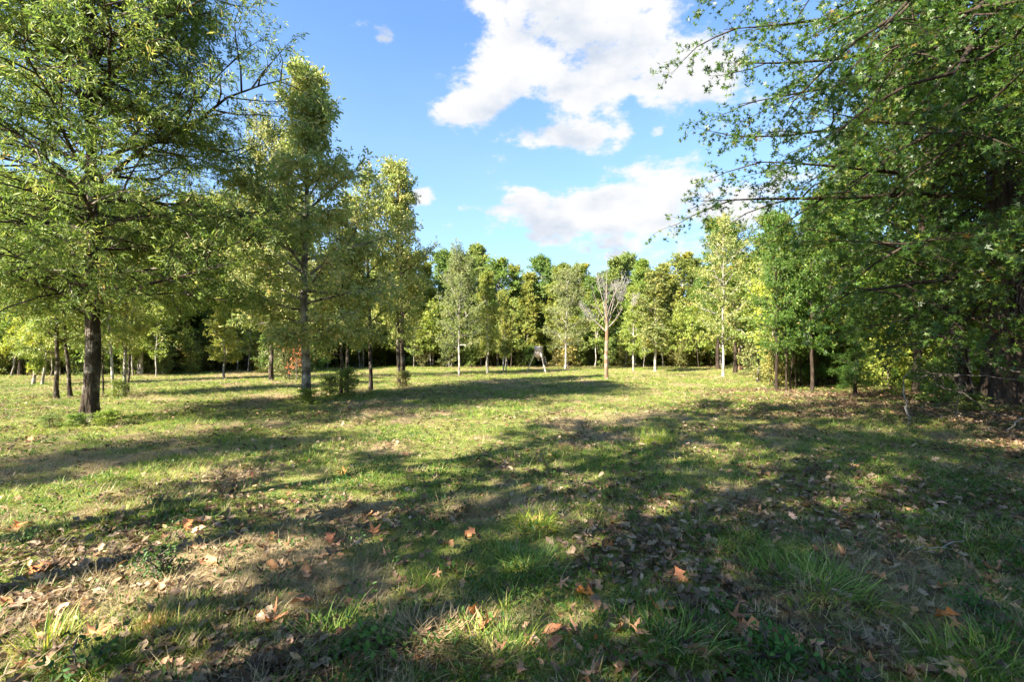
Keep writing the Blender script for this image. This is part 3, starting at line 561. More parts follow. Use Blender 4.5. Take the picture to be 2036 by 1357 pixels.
for i, (px, top, Y) in enumerate(LINE):
    k = (i * 3 + i // 4) % 4; c = (i * 5 + i // 3) % 6; mk = min(MARK, key=lambda q: abs(q[0] - px))[1]
    lab = '%s %s tree in the far treeline %s' % (LK[k], LTn[c], mk); seen[lab] = seen.get(lab, 0) + 1
    if seen[lab] > 1: lab = 'second ' + lab
    put(broad[k], 'treeline_tree', xp(px, Y), Y, lab, H=zp(top, Y) * 1.03, wide=1.15, tint=LT[c], group='trees of the far treeline')
# left hand wood, nearer
rr = random.Random(3)
ZONES = [(90, 'beyond the slim dark trunks'), (300, 'behind the willow oak'), (440, 'left of the sandy track'), (620, 'between the sandy track and the pointed oak'), (860, 'behind the oak cluster'), (1040, 'behind the slender yellow trees'), (1190, 'behind the feeder'), (1380, 'behind the dead tree'), (1520, 'behind the white trunked tree'), (9999, 'at the foot of the right hand wood')]
def zone(px): return next(t for lim, t in ZONES if px < lim)
for i in range(25):
    px = -140 + i * 30; Y = rr.uniform(27, 33) + (px > 330) * 5; X = xp(px, Y); k = rr.randrange(4); c = rr.choice([2, 4, 5, 5, 0]); H = rr.uniform(9.5, 12.5)
    put(broad[k], 'woodland_tree', X, Y, 'sunlit %s tree in the wood edge %s' % (LTn[c], zone(px)), H=H, tint=tuple(v * 1.15 for v in LT[c]), bark=rr.choice([B_PALE, B_GREY, B_DARK]), group='trees of the left wood edge')
# right hand wood: dark, shading each other
for i, (X, Y, H, k) in enumerate([(14.5, 34, 10.5, 0), (17.5, 31, 10, 1), (13.6, 29.5, 8.8, 0), (16.5, 26, 9.8, 1), (13.2, 24.5, 8.2, 0), (15.5, 22, 9.5, 1), (13.2, 20, 8, 0), (17.5, 19, 13, 1), (14.3, 17, 12, 0), (19, 22, 14, 0), (20, 28, 14, 1), (18.5, 16, 14, 0),
                                 (16.3, 13.2, 14, 1), (21, 14, 15, 0), (20, 10.5, 14, 1), (17.3, 9, 13, 0), (23, 18, 15, 1), (24, 24, 15, 0), (15.6, 6.5, 12, 1), (19, 5, 13, 0)]):
    put(woodtree[k], 'woodland_tree', X, Y, ('shaded tall tree deep in the wood behind the sweetgum' if Y < 15 else 'tree in the wood edge behind the cedar and dark trunks' if Y < 23 else 'sunlit tree at the far end of the right hand wood'), H=H, wide=.95, tint=(.8, .9, .8) if Y < 18 else (1.15, 1.02, .85), group='trees of the right hand wood')  # warm tint puts sunlight into the far crowns' colour; near ones tinted darker
# trees behind and beside the photographer: they throw the foreground shade
for i, (X, Y, H, w) in enumerate([(-8.6, -3.5, 15, -1.), (-5.0, -3.5, 14, -1.), (-6.0, -.8, 15, -1.), (-2.5, -2.2, 15, -1.), (-8.3, 1.2, 14, -1.05), (-6.3, -3.8, 13, .8), (-9.0, -6.4, 16, -.9), (-3.0, -5.0, 12, .8), (1.5, -3.8, 14, .9), (6.5, -3.5, 14, 1), (-20, -4, 15, .8), (12, -2, 13, 1), (-1.0, -6.5, 15, -1.), (-5.4, 1.9, 15, -.9)]):
    put(hightree if w < 0 else woodtree[i % 2], 'woodland_tree', X, Y - .6, 'tall tree behind the viewpoint, throwing shade on the grass', H=H, wide=abs(w), group='trees behind the viewpoint')
# saplings and shrubs of the edges
for i in range(170):
    a = rr.random()
    if a < .50: px = rr.uniform(-60, 600); Y = rr.uniform(26, 33) + (px > 330) * 4
    elif a < .88: px = rr.uniform(560, 1500); Y = rr.uniform(37, 42)
    else: px = rr.uniform(1500, 1700); Y = rr.uniform(20, 30)
    if 1020 < px < 1115: continue
    X = xp(px, Y); k = rr.randrange(3); t = .9 + .5 * rr.random()
    put(sapling[k], 'sapling', X, Y, 'thin stemmed sapling in the wood edge ' + zone(px), H=rr.uniform(3.2, 5.5), tint=(t, t, .9), bark=rr.choice([B_PALE, B_GREY, B_SHADE]), group='saplings along the wood edge', tilt=(rr.uniform(-.08, .08), rr.uniform(-.12, .12)))
for i in range(200):
    a = rr.random()
    if a < .58: px = rr.uniform(-60, 640); Y = rr.uniform(27, 33) + (px > 330) * 2
    elif a < .80: px = rr.uniform(560, 1500); Y = rr.uniform(38.5, 43)
    else: px = rr.uniform(1500, 1750); Y = rr.uniform(19, 32)
    X = xp(px, Y)
    if 440 < px < 520: continue
    put(shrub[rr.randrange(3)], 'shrub', X, Y, 'leafy shrub low in the wood edge ' + zone(px), cat='shrub', H=rr.uniform(1.2, 2.3), tint=(rr.uniform(.7, 1.2), rr.uniform(.8, 1.1), .8), group='shrubs along the wood edge')
def scatter_trees(name, T, bark, pts, label, s0, s1, tint):
    """a far-off wood nobody could count: one object"""
    c = bpy.data.collections.new(name + '_kinds')
    lm = M_WOODMASS
    for i, t in enumerate(T):
        vt = t['trunk']; n0 = len(vt.vertices); co = np.zeros(n0 * 3, np.float32); vt.vertices.foreach_get('co', co)
        fo = t['foliage'].copy(); fo.materials.clear(); fo.materials.append(lm)
        a = bpy.data.objects.new(name + '_crown%d' % i, fo); b = bpy.data.objects.new(name + '_stem%d' % i, vt); sub = bpy.data.collections.new(name + '_kind%d' % i)
        sub.objects.link(a); sub.objects.link(b); c.children.link(sub)
    rng = np.random.default_rng(2); P = np.array(pts); n = len(P); z = gz(P[:, 0], P[:, 1])
    gn_scatter(name, c, np.stack([P[:, 0], P[:, 1], z], 1), np.stack([0 * z, 0 * z, rng.random(n) * 6.28], 1), s0 + (s1 - s0) * rng.random(n), rng.integers(0, len(T), n), (.8 + .4 * rng.random(n))[:, None] * np.array(tint), label)
M_WOODMASS = leaf_mat('woods_leaf', [(.0, (.10, .14, .035)), (.5, (.19, .24, .055)), (1., (.30, .32, .08))], .42, .5, inst=True)
pts = []
for Y in np.arange(45, 72, 3.8):
    for X in np.arange(-46, 52, 3.6): pts.append((X + rr.uniform(-1.2, 1.2), Y + rr.uniform(-1.2, 1.2)))
for Y in np.arange(38, 52, 6.0):
    for X in np.arange(-66, -24, 6.0): pts.append((X + rr.uniform(-1.2, 1.2), Y + rr.uniform(-1.2, 1.2)))
for Y in np.arange(0, 46, 3.3):
    for X in np.arange(22, 44, 3.3): pts.append((X + 4 * (Y < 30) + rr.uniform(-1.2, 1.2), Y + rr.uniform(-1.2, 1.2)))
scatter_trees('woods', [broad[0], broad[2], broad[1]], None, pts, 'deep mass of woodland closing the view behind the treeline', .78, 1.02, (1, 1, .95))
pts = []
for _ in range(900):
    a = rr.random()
    if a < .35: px = rr.uniform(-120, 620); Y = rr.uniform(34, 46)
    elif a < .7: px = rr.uniform(560, 1520); Y = rr.uniform(42, 50)
    else: px = rr.uniform(1560, 2300); Y = rr.uniform(18, 40)
    X = xp(px, Y)
    if a >= .7 and X < 14.5: continue
    pts.append((X, Y))
scatter_trees('undergrowth', shrub, None, pts, 'dark undergrowth filling the floor of the woods', .9, 1.8, (1.7, 1.6, 1.3))

# ------------------------------------------------------------------ sweetgum on the right
def P3d(*q): return np.array([[xp(px, d), d, zp(py, d)] for px, py, d in q])
GX, GY = 13.0, 13.0; g0 = float(gz(GX, GY))
limbs_px = [
 [(1979, -60, 13), (1770, 5, 12), (1650, 50, 11.5), (1540, 75, 11), (1460, 62, 10.5), (1395, 68, 10.2)],
 [(1979, 60, 13), (1800, 110, 12), (1650, 112, 11.4), (1560, 140, 11), (1480, 100, 10.6), (1400, 130, 10.4)],
 [(1979, 120, 13), (1800, 150, 12), (1680, 160, 11.6), (1600, 180, 11), (1520, 190, 10.8), (1425, 215, 10.5)],
 [(1979, 230, 13), (1830, 235, 12), (1690, 250, 11.5), (1600, 285, 11), (1550, 300, 10.8), (1420, 275, 10.4)],
 [(1979, 330, 13), (1850, 360, 12), (1750, 355, 11.6), (1650, 335, 11.2), (1560, 300, 10.8), (1430, 320, 10.4)],
 [(1979, 400, 13), (1830, 362, 12.2), (1765, 375, 11.8), (1700, 410, 11.5), (1620, 420, 11.2), (1560, 378, 10.8), (1460, 385, 10.4), (1345, 400, 10.1)],
 [(1979, 480, 13), (1800, 500, 12), (1700, 480, 11.5), (1560, 450, 11.2)],
 [(1979, 510, 13), (1880, 505, 9.5), (1800, 500, 7.6), (1700, 470, 6.8)],
 [(1979, 540, 13), (1850, 560, 10), (1760, 575, 8.5), (1640, 590, 8.2)],
 [(1979, -100, 13), (1900, -100, 9), (1800, 40, 7), (1700, 100, 6.2)],
 [(1979, 100, 13), (1960, 60, 9), (1950, 80, 6.5), (1880, 160, 5.0)],
 [(1979, 300, 13), (1950, 260, 9), (1900, 250, 6.8), (1780, 260, 5.8)],
 [(1979, -250, 13), (1800, -190, 11.5), (1600, -60, 10.8), (1440, 0, 10.2)],
 [(1979, 600, 13), (1880, 610, 11), (1780, 640, 10), (1690, 655, 9.6)],
 [(1979, 640, 13), (1930, 640, 10.5), (1840, 670, 9), (1800, 690, 8.4)]]
rg = np.random.default_rng(8)
cust = [P3d(*l) for l in limbs_px]
cust = [c[0] + (c - c[0]) * .94 for c in cust]
for _ in range(20):     # more boughs reaching toward the clearing and the viewer
    d1 = rg.uniform(6.0, 12.5); px1 = rg.uniform(1680, 2200); py1 = rg.uniform(-150, 640); 
    if px1 > 1880 and py1 > 300: continue
    pyt = np.clip(py1 + rg.uniform(-60, 160), -300, 620)
    A = np.array([xp(1979, 13), 13, zp(pyt, 13)]); B = np.array([xp(px1, d1), d1, zp(py1, d1)]); Mi = (A + B) / 2 + np.array([0, 0, .35])
    cust.append(np.array([A, Mi, B]))
cust = [resample(c, 9) for c in cust]
for c in cust:
    c[1:-1] += rg.normal(0, .13, (7, 3)); c -= np.array([GX, GY, g0])
sweetgum = grow(131, 14, 4.0, .35, prof_round, 9, 13, 10, 13, .115, 'star', .30, e0=10, e1=60, bend1=.1, bend2=-.2, mats=(B_SHADE, M_GUM, B_SHADE), hero=True, custom=cust, limbk=.0075, twiglen=.5, k3=4, wobt=.0, lenf2=.34, sec_lmin=.4, ang2=.8,
                skipfn=lambda Q: (np.hypot(Q[:, -1, 0] + GX, Q[:, -1, 1] + GY) < 5.2))
# the 280 leaves that hang nearest become leaves of their own
r = put(sweetgum, 'sweetgum_tree', GX, GY, 'huge sweetgum with star shaped leaves whose long boughs overhang from the right', rot=0, z=g0, tint=(.62, .68, .62))  # dark tint puts the shade on the sweetgum into its leaf colour
def leaf_parts(tree, T, n):
    rng = np.random.default_rng(4); P = T['P3']; w = P + np.array([GX, GY, g0]); tip = w[:, -1]
    px = 1018 + F * tip[:, 0] / tip[:, 1]; py = HZ - F * (tip[:, 2] - EYE) / tip[:, 1]
    ok = (px > 1330) & (px < 2036) & (py > 0) & (py < 760); d = np.where(ok, tip[:, 1], 99); o = np.argsort(d)[:n]
    ms = []
    for k in range(6):
        V, Ft = crumple(rng, 'star', .125, .35, 0); ms.append(mesh_from('leaf', V, [Ft], [M_GUM], {'var': np.full(len(V), rng.random() * .93)}))
    for q in o:
        link('leaf', ms[int(rng.integers(6))], tree, loc=tuple(P[q, -1]), rot=(rng.normal(0, .6), rng.normal(0, .6), rng.random() * 6.28))
leaf_parts(r, sweetgum, 280)

# two vine covered trunks and bare brush under the sweetgum
def vine_tree(X, Y, H, r0, lean, label, seed):
    T = grow(seed, H, 3.0, .5, prof_round, 12, 8, 6, 9, .12, 'star', r0, e0=15, e1=60, mats=(B_SHADE, M_GUM, B_SHADE), hero=True, lean=lean, wobt=.03)
    root = put(T, 'vine_clad_tree', X, Y, label, rot=0)
    rng = np.random.default_rng(seed + 1)
    for k in range(7):
        a = rng.random() * 6.28; zz = np.linspace(0, H * rng.uniform(.3, .5), 22); ang = a + np.cumsum(rng.normal(0, .18, 22)); tz = zz / H
        rad = r0 * (1 - tz) ** .8 + .06 + r0 * .6 * np.exp(-zz / .25)
        Pv = np.stack([lean[0] * tz ** 1.2 * H + np.cos(ang) * rad, lean[1] * tz ** 1.2 * H + np.sin(ang) * rad, zz - .05], 1)
        v, f = tubes(Pv[None], np.full((1, 22), rng.uniform(.012, .03)), 6); link('vine', mesh_from('vine', v, [f], [B_TWIG], smooth=True), root)
    return root
X, Y = at(2012, 806); vine_tree(X, Y, 13, .36, (0, 0), 'thick black trunk wrapped in vines at the right edge', 141)
X, Y = at(1912, 792); vine_tree(X, Y, 11, .20, (-.10, .02), 'dark trunk leaning left at the foot of the sweetgum', 143)
def twig_thing(name, label, pts, r0, m=B_TWIG, seed=0, n2=6, n3=4, cat='branch', group=None, lenf=.5):
    rng = np.random.default_rng(seed); P = resample(np.array(pts), 12)[None]; P[0, 1:] += rng.normal(0, .012, (11, 3)); base = P[0, 0].copy()
    P = P - base; s = np.linspace(0, 1, 12); parts = [tubes(P, (r0 * (1 - s * .75))[None], 7)]
    if n2:
        Q, i, ss, l = children(rng, P, n2, .3, 1., .7, lenf, 6, .1, .2, .9); parts.append(tubes(Q, (r0 * .4 * (1 - np.linspace(0, 1, 6)) + .002)[None].repeat(len(Q), 0), 4))
        if n3: Q3, i, ss, l = children(rng, Q, n3, .2, 1., .7, .5, 4, .1, .2, .9); parts.append(tubes(Q3, np.full((len(Q3), 4), .002), 3))
    v, f = merge(parts); o = link(name, mesh_from(name, v, [f], [m], smooth=True), loc=tuple(base)); tag(o, label, cat, group); return o
X, Y = at(1806, 838); g = float(gz(X, Y))
twig_thing('lichened_stem', 'crooked white lichened stem standing alone below the sweetgum boughs', [(X, Y, g - .03), (X - .06, Y, zp(800, Y)), (X - .13, Y, zp(765, Y)), (X - .10, Y, zp(748, Y)), (X + .02, Y - .05, zp(738, Y))], .024, B_PALE, 3, 0, cat='stem')
for i, (p, lab) in enumerate([
    ([(2040, 760, 8.6), (1950, 745, 8.9), (1880, 748, 9.2), (1830, 735, 9.5)], 'long bare pale bough reaching level across the dark trunks'),
    ([(2030, 740, 9.0), (1960, 725, 9.3), (1920, 690, 9.6)], 'forked bare bough above the long level one at the right edge'),
    ([(1990, 830, 9.6), (1900, 775, 9.8), (1850, 765, 10), (1815, 742, 10.2)], 'bare brush branch sloping down beside the white lichened stem'),
    ([(1900, 830, 10.4), (1905, 790, 10.4), (1930, 770, 10.6)], 'small bare bush twig in front of the leaning dark trunk')]):
    twig_thing('bare_bough', lab, P3d(*p), .014, B_TWIG, 20 + i, 7, 4)
X, Y = at(2015, 862); twig_thing('fallen_stick', 'pale curved stick lying at the right edge under the trees', [(X - .25, Y - .1, .06), (X, Y, .12), (X + .2, Y + .1, .22), (X + .5, Y + .3, .25)], .014, B_PALE, 9, 2, 0, cat='stick')
X, Y = at(1860, 1103); twig_thing('fallen_stick', 'thin pale twig lying in the sunlit streak of grass at lower right', [(X - .16, Y, .05), (X, Y + .01, .06), (X + .14, Y - .03, .05)], .004, B_PALE, 10, 2, 0, cat='stick')

# brush at the feet of the oaks
for px, py, H, T, tint, lab, M2 in [
    (690, 786, .75, shrub[2], (.9, 1, .8), 'low tangled brush round the paired oak stems', None), (655, 790, .55, shrub[0], (1, 1, .8), 'small brush clump left of the paired oak stems', None),
    (800, 773, .55, shrub[1], (1.1, 1, .8), 'brush collar round the base of the twin trunks', None), (235, 792, .45, shrub[0], (1.0, 1.0, .8), 'yellowish weeds round the pale leaning trunk', None),
    (150, 850, .20, shrub[0], (.9, 1.1, .8), 'green weeds left of the willow oak base', None), (215, 848, .26, shrub[2], (1.2, 1.3, .8), 'tall bright weed right of the willow oak base', None),
    (612, 802, .35, shrub[2], (1.3, 1.3, .8), 'small bright weeds at the foot of the pointed oak', None), (100, 850, .2, shrub[1], (.8, 1, .7), 'dark ground weeds at the left edge under the willow oak', None),
    (575, 753, 1.7, shrub[1], (.8, .8, .8), 'brown brush heap beside the sandy track', None), (1860, 800, 1.0, shrub[0], (.9, 1.1, .8), 'green brush under the boughs left of the leaning trunk', None),
    (1780, 790, .9, cedar[0], (1.1, 1.2, .8), 'small feathery cedar seedling under the boughs', None), (1930, 820, .38, shrub[2], (.9, .9, .8), 'brush between the dark trunks at the right edge', None)]:
    X, Y = at(px, py); put(T, 'brush_clump', X, Y, lab, cat='shrub', H=H, wide=2.6 if H < .4 else 1.5, tint=tint)
X, Y = at(590, 757); tb = grow(171, 1.9, .6, .35, prof_round, 8, 4, 3, 5, .12, 'oval', .02, mats=(B_TWIG, M_DEADLEAF)); put(tb, 'dead_sapling', X, Y, 'little sapling with orange dead leaves behind the pointed oak', H=1.9, wide=.8, tint=(.75, .7, .7))

# ------------------------------------------------------------------ dead tree with webs
def dead_tree():
    X, Y = at(1206, 754); g = float(gz(X, Y)); root = bpy.data.objects.new('dead_tree', None); COL.objects.link(root); root.location = (X, Y, g)
    tag(root, 'leafless dead tree with orange trunk and grey webs in its branches', 'tree')
    def loc(px, py, dy=0): return np.array([xp(px, Y) - X, dy, zp(py, Y) - g])
    rng = np.random.default_rng(6)
    tp = resample([np.array([0, 0, -.1]), loc(1205, 720), loc(1206, 690), loc(1207, 655), loc(1205, 610), loc(1207, 570)], 26)
    rr_ = np.interp(np.linspace(0, 1, 26), [0, .04, .45, .56, .7, 1], [.15, .10, .09, .08, .04, .014]); v, f = tubes(tp[None], rr_[None], 12)
    link('trunk', mesh_from('trunk', v, [f], [B_DEAD], smooth=True), root)
    ends = [([(1205, 660), (1185, 640), (1165, 622), (1152, 600)], .2), ([(1206, 655), (1225, 635), (1237, 612)], -.1), ([(1206, 640), (1200, 600), (1192, 565), (1188, 545)], .3), ([(1206, 635), (1216, 595), (1228, 570), (1240, 545)], -.3),
            ([(1206, 645), (1190, 618), (1180, 590), (1174, 570)], -.4), ([(1206, 620), (1205, 570), (1208, 530), (1206, 505)], 0.), ([(1207, 648), (1222, 615), (1240, 590), (1252, 578)], .5),
            ([(1206, 650), (1215, 625), (1222, 600), (1225, 560)], .4)]
    for i, (e, dy) in enumerate(ends):
        k = len(e); P = resample(np.stack([loc(px, py, dy * j / (k - 1)) for j, (px, py) in enumerate(e)]), 9)[None]; s = np.linspace(0, 1, 9); R0 = .035 if i < 2 else .028
        Q, i2, ss, l = children(rng, P, 4, .3, 1., .6, .42, 5, .3, .16, .9, lmin=.3); Q2, i3, ss, l = children(rng, Q, 2, .2, 1., .5, .5, 4, .2, .15, .9, lmin=.15)
        v, f = merge([tubes(P, (R0 * (1 - s * .8))[None], 6), tubes(Q, (.011 * (1 - np.linspace(0, 1, 5)) + .003)[None].repeat(len(Q), 0), 4), tubes(Q2, np.full((len(Q2), 4), .003), 3)])
        link('limb', mesh_from('limb', v, [f], [B_GREYWOOD], smooth=True), root)
    # silk webs: sheets of fine strands wrapped round limb forks
    for (a, b, w0, w1, n) in [((1153, 600), (1176, 632), .08, .20, 420), ((1206, 640), (1205, 570), .08, .12, 300), ((1232, 600), (1236, 560), .10, .34, 700), ((1218, 580), (1226, 566), .12, .30, 380), ((1197, 575), (1192, 550), .10, .14, 260), ((1258, 610), (1264, 588), .08, .18, 300)]:
        A = loc(*a); B = loc(*b); n = int(n * .38); t = rng.random(n); c = A + (B - A) * t[:, None]; w = w0 + (w1 - w0) * t; th = rng.random(n) * 6.28
        p0 = c + np.stack([np.cos(th) * w, np.sin(th) * w, rng.normal(0, .05, n)], 1); d = norm((B - A)[None] + rng.normal(0, .35, (n, 3))); ln = rng.uniform(.1, .32, n)
        p1 = p0 + d * (ln / 2)[:, None] + rng.normal(0, .015, (n, 3)); p2 = p1 + d * (ln / 2)[:, None]
        v, f = tubes(np.stack([p0, p1, p2], 1), np.full((n, 3), .0032), 3); link('web', mesh_from('web', v, [f], [M_WEB]), root)
B_GREYWOOD = bark_mat('grey_dead_wood', (.16, .13, .11), (.40, .35, .31), None, .2, 20, .2)
M_WEB = plain_mat('silk_web', (.30, .28, .27), .8, 0, .15, 20, 0)
dead_tree()

# ------------------------------------------------------------------ game feeder: drum on three legs
def lathe(prof, n=28):
    P = np.array(prof); a = np.arange(n) * 2 * pi / n; V = np.stack([P[:, None, 0] * np.cos(a), P[:, None, 0] * np.sin(a), np.repeat(P[:, 1:2], n, 1)], -1).reshape(-1, 3)
    i = np.arange(len(P) - 1)[:, None] * n + np.arange(n)[None]; j = np.arange(len(P) - 1)[:, None] * n + (np.arange(n)[None] + 1) % n; return V, np.stack([i, j, j + n, i + n], -1).reshape(-1, 4)
def feeder():
    Y0 = 30.6; X0 = xp(1070.5, Y0); g = float(gz(X0, Y0)); root = bpy.data.objects.new('game_feeder', None); COL.objects.link(root); root.location = (X0, Y0, g)
    tag(root, 'grey metal drum game feeder on three splayed pipe legs in mid clearing', 'feeder')
    mm = plain_mat('weathered_metal', (.42, .34, .28), .6, .1, .3, 9, .1); ml = plain_mat('pale_lid_metal', (.75, .70, .65), .45, .1, .15, 9, .1); mg = plain_mat('leg_pipe', (.70, .58, .46), .5, .1, .25, 12, .1)
    zt, zb, R = 1.60, .98, .26
    def add(nm, V, Fq, m, p=root, **k): return link(nm, mesh_from(nm, V, [Fq], [m], smooth=False), p, **k)
    drum = add('drum', *lathe([(.001, zb - .14), (.07, zb - .14), (.10, zb - .10), (R - .02, zb), (R, zb + .01), (R, zb + .2), (R + .012, zb + .21), (R + .012, zb + .23), (R, zb + .24), (R, zt - .22), (R + .012, zt - .21), (R + .012, zt - .19), (R, zt - .18), (R, zt - .02), (.001, zt - .02)]), mm)
    add('lid', *lathe([(R - .01, zt - .035), (R + .03, zt - .035), (R + .035, zt - .02), (R + .035, zt + .015), (R - .02, zt + .03), (.001, zt + .045)]), ml)
    add('spinner', *lathe([(.001, zb - .25), (.09, zb - .25), (.11, zb - .245), (.02, zb - .22), (.02, zb - .14)], 16), mm)
    feet = [(xp(1046, 33) - X0, 33 - Y0), (xp(1084, 29.6) - X0, -.9), (xp(1081, 30.4) - X0, -.1)]
    feet = [(-.72, .55), (.42, -.75), (.36, .15)]
    for k, (fx, fy) in enumerate(feet):
        d = np.array([fx, fy]); d = d / np.linalg.norm(d); top = np.array([d[0] * (R + .02), d[1] * (R + .02), zb + .17]); foot = np.array([fx, fy, -.04])
        v, f = tubes(np.stack([top, (top + foot) / 2, foot])[None], np.full((1, 3), .03), 10); lg = link('leg', mesh_from('leg', v, [f], [mg], smooth=True), root)
        V, Fq = lathe([(.001, -.01), (.045, -.01), (.045, .16), (.001, .16)], 12); link('socket', mesh_from('socket', V, [Fq], [ml]), lg, loc=tuple(top - np.array([0, 0, .12])))
    t2 = np.array([.30, -.02, zb]); f2 = np.array([.50, .05, .45])          # ladder rungs beside the right legs
    for k in range(4):
        c = np.array([.34 + .04 * k, -.05, .93 - .14 * k]); v, f = tubes(np.array([[c - np.array([.07, 0, 0]), c, c + np.array([.08, 0, .0])]]), np.full((1, 3), .012), 6); link('rung', mesh_from('rung', v, [f], [mg]), root)
    v, f = tubes(np.array([[(.40, -.05, 1.0), (.47, -.05, .75), (.55, -.05, .42)]]), np.full((1, 3), .012), 6); link('ladder_rail', mesh_from('ladder_rail', v, [f], [mg]), root)
    # shelf bracket and box under the drum
    v, f = tubes(np.array([[(-.28, 0, zb + .02), (0, -.27, zb + .02), (.28, 0, zb + .02), (0, .27, zb + .02), (-.28, 0, zb + .02)]]), np.full((1, 5), .015), 6); link('support_ring', mesh_from('support_ring', v, [f], [mg]), root)
feeder()

# ------------------------------------------------------------------ fallen leaves one can pick out
def fallen():
    rng = np.random.default_rng(12); ms = []
    M_F = leaf_mat('fallen_leaf', [(.0, (.16, .085, .055)), (.35, (.27, .15, .09)), (.7, (.42, .22, .12)), (1., (.52, .33, .22))], .18, .6, gloss=.3)
    for k in range(10):
        sh = ['star', 'lobed', 'star', 'lobed', 'oval'][k % 5]; V, Ft = crumple(rng, sh, 1.0, .55 + .5 * rng.random(), 1); ms.append(mesh_from('fallen_leaf', V, [Ft], [M_F], {'var': np.clip(rng.random() + rng.normal(0, .04, len(V)), 0, 1)}))
    def leaf(px, py, s, label, k=None, tint=None, group='fallen leaves scattered over the clearing'):
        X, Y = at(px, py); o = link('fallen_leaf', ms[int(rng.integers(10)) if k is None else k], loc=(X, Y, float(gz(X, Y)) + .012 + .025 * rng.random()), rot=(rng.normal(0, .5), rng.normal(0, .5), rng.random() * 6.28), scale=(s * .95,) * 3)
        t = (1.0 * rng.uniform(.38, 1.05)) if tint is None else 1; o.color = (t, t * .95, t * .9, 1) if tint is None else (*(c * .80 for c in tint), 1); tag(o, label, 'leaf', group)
    O = (1.3, .95, .65)
    for px, py, s, lab, k, tint in [
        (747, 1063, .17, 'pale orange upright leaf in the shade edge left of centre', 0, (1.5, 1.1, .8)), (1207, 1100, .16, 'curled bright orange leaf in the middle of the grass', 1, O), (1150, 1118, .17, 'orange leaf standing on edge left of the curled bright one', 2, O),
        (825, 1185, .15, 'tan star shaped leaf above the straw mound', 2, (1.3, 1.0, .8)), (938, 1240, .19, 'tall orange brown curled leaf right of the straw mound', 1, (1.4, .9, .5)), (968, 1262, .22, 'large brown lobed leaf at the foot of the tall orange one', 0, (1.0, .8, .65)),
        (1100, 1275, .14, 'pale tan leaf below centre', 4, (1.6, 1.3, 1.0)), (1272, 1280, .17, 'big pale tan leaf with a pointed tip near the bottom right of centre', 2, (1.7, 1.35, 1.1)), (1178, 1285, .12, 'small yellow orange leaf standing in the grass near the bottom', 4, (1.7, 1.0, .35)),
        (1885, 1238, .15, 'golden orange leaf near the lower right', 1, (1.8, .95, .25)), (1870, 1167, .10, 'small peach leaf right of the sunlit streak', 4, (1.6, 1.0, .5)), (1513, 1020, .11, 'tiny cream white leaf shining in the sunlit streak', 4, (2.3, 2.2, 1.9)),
        (37, 1055, .16, 'orange tan leaf near the left edge', 1, (1.6, 1.0, .6)), (372, 1053, .15, 'brown leaf standing among sunlit grass at left', 3, (1.2, .8, .55)), (415, 1130, .19, 'wide pinkish tan leaf lying flat in the sun at left', 4, (1.5, 1.15, .9)),
        (545, 1245, .20, 'orange half of a pair of big dead leaves left of the straw mound', 0, (1.4, .95, .7)), (602, 1215, .17, 'greyish brown leaf standing behind the orange pair', 1, (1.0, .85, .75)), (8, 1210, .15, 'bright tan leaf at the very left edge', 4, (1.7, 1.2, .8)),
        (85, 1137, .17, 'orange leaf half hidden by grass at the left', 3, (1.5, 1.0, .6)), (1165, 1195, .16, 'yellowish orange leaf in the middle of the lower grass', 1, (1.8, 1.1, .35)), (1310, 1230, .17, 'orange leaf beside green grass right of centre bottom', 0, (1.5, .95, .5)),
        (1350, 1155, .14, 'brown leaf on the grass right of centre', 3, (1.2, .9, .7)), (1465, 1250, .18, 'brown pair leaf near the bottom right', 0, (1.1, .85, .7)), (1740, 1155, .15, 'tan leaf in the sunlit streak at right', 1, (1.6, 1.2, .9)),
        (1490, 1265, .14, 'tan curled leaf near the bottom right', 3, (1.4, 1.05, .8)), (500, 955, .16, 'dark red leaf lying at the shade edge upper left', 2, (.9, .5, .4)), (60, 880, .2, 'rusty leaf in the sun below the willow oak', 1, (1.5, .8, .5)), (683, 943, .17, 'orange leaf on the grass in mid shade', 2, (1.5, .95, .5)),
        (1975, 1145, .18, 'greyish brown leaf at right edge', 0, (1.1, .9, .75)), (660, 1083, .18, 'dark purple brown leaf at the shade border', 1, (.7, .5, .45)), (935, 1063, .13, 'small peach leaf left of the bright tuft', 3, (1.5, 1.1, .8)), (195, 1270, .16, 'tan leaf at lower left', 2, (1.4, 1.0, .7))]:
        leaf(px, py, s, lab, k, tint, None)
    n = 0
    while n < 250:
        py = 870 + 487 * rng.random() ** .75; px = rng.uniform(-10, 2046)
        X, Y = at(px, py)
        if rng.random() < .55 and px < 1000 and py < 1100: continue
        leaf(px, py, rng.uniform(.06, .13), 'dead brown leaf lying in the %s' % ('sunny grass at the left' if px < 700 and py < 1150 else 'grass of the bottom left corner' if px < 700 else 'shaded grass at the bottom centre' if px < 1350 and py > 1130 else 'grass in the middle of the clearing' if px < 1350 else 'grass under the overhanging boughs at right')); n += 1
fallen()

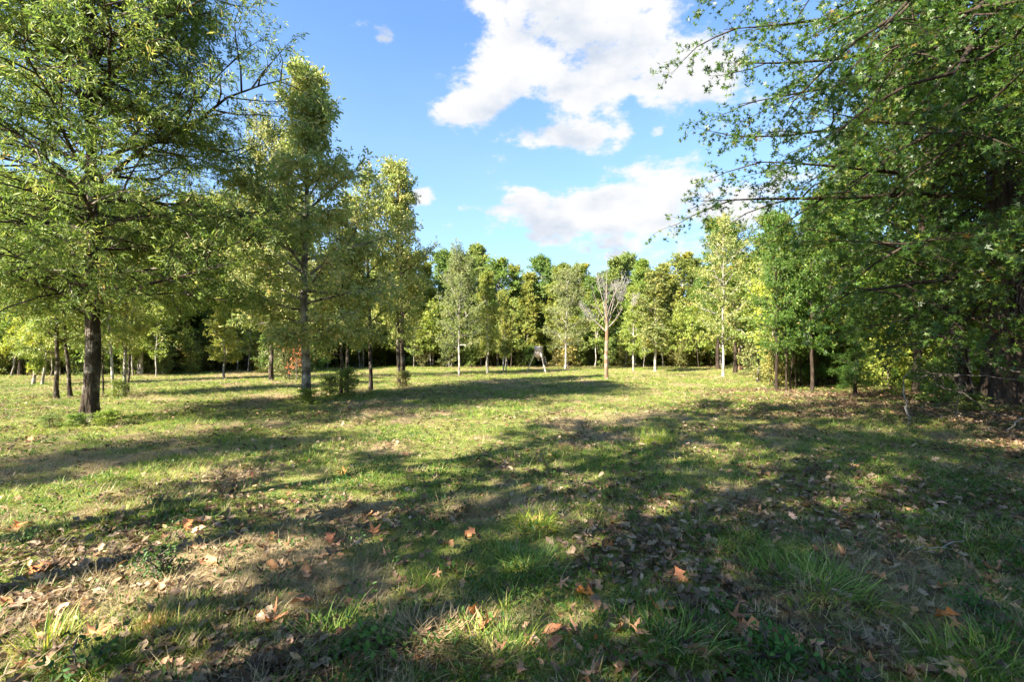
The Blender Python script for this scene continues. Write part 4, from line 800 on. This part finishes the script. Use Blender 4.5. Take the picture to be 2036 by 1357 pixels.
# ------------------------------------------------------------------ grass clumps and weeds that stand out
def clumps():
    rng = np.random.default_rng(21)
    MG = leaf_mat('clump_blade', [(.0, (.06, .11, .018)), (.5, (.12, .17, .026)), (.8, (.20, .22, .04)), (.93, (.34, .30, .11)), (1., (.42, .34, .17))], .35, .5)
    MS = leaf_mat('dry_clump_blade', [(.0, (.15, .10, .05)), (.5, (.26, .20, .10)), (1., (.36, .29, .17))], .25, .6); MW = leaf_mat('clump_weed', [(.0, (.025, .055, .018)), (.6, (.05, .095, .028)), (1., (.10, .13, .04))], .3, .6, gloss=.2)
    def grassy(px, py, w, h, n, m, label, tint=(1, 1, 1), lean=.45, curl=1.1, flat=0., nm='grass_clump'):
        X, Y = at(px, py); V, Fq, var = blades(rng, n, h * .45, h, .003, lean, curl, w, 5, flat); V[:, 2] += 0
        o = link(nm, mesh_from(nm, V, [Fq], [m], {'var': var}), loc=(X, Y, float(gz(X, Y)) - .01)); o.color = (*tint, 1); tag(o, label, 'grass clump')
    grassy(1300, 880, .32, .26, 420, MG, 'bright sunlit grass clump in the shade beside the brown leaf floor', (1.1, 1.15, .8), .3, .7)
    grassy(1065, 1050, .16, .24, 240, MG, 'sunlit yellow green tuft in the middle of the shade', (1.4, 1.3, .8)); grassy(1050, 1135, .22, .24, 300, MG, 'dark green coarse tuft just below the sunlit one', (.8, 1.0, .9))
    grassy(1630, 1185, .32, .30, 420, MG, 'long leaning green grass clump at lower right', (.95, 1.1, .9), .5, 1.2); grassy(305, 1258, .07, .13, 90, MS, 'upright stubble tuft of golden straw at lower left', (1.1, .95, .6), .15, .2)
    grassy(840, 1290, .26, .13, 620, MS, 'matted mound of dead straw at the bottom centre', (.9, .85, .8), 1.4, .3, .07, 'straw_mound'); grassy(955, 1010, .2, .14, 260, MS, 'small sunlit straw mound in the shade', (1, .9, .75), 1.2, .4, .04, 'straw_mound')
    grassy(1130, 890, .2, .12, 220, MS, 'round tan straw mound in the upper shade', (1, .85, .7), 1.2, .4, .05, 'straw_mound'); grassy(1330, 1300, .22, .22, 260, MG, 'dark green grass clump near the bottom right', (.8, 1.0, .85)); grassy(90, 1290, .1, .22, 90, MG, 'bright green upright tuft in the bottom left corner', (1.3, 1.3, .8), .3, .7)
    grassy(640, 1290, .16, .2, 160, MG, 'green tuft left of the straw mound', (.9, 1.05, .9)); grassy(1960, 1330, .2, .24, 200, MG, 'green tuft in the bottom right corner', (1.0, 1.1, .9)); grassy(990, 1320, .2, .2, 240, MG, 'long green tuft at the bottom centre', (.95, 1.05, .85))
    def weed(px, py, h, w, label, size=.03, n1=12, tint=(1, 1, 1), shape='oval'):
        X, Y = at(px, py); T = grow(int(px), h, w, .1, prof_round, n1, 4, 2, 3, size, shape, .004, e0=25, e1=70, mats=(B_TWIG, MW), twiglen=size * 1.3, sec_lmin=size * 1.5, wobt=.05)
        r = put(T, 'weed', X, Y, label, cat='weed', tint=tint); r.children[0].name = 'stem'; r.children[1].name = 'leaves'; [c_.__setitem__('kind', 'stuff') for c_ in r.children]
    weed(320, 1012, .16, .14, 'pale grey green feathery weed in the sun at left', .02, 14, (1.3, 1.3, 1.3)); weed(320, 1150, .22, .14, 'dark leafy weed standing in the sun at left', .03, 16, (.9, .9, .8))
    weed(170, 1340, .11, .14, 'broad leaved weed at the bottom left edge', .04, 9, (.7, .8, .7)); weed(1540, 1330, .14, .2, 'clump of broad green weeds near the bottom right', .04, 12, (.9, 1.2, .9)); weed(1930, 1215, .12, .16, 'leafy green weed near the right edge', .03, 14, (.8, 1.1, .8))
    weed(1430, 1215, .10, .12, 'small bright green weed right of centre', .035, 9, (1.1, 1.2, .9)); weed(740, 1310, .12, .1, 'fresh green seedling at the bottom left of the straw mound', .05, 7, (1.2, 1.3, .9)); weed(55, 1080, .1, .12, 'low green weed near the left edge', .03, 10)
clumps()
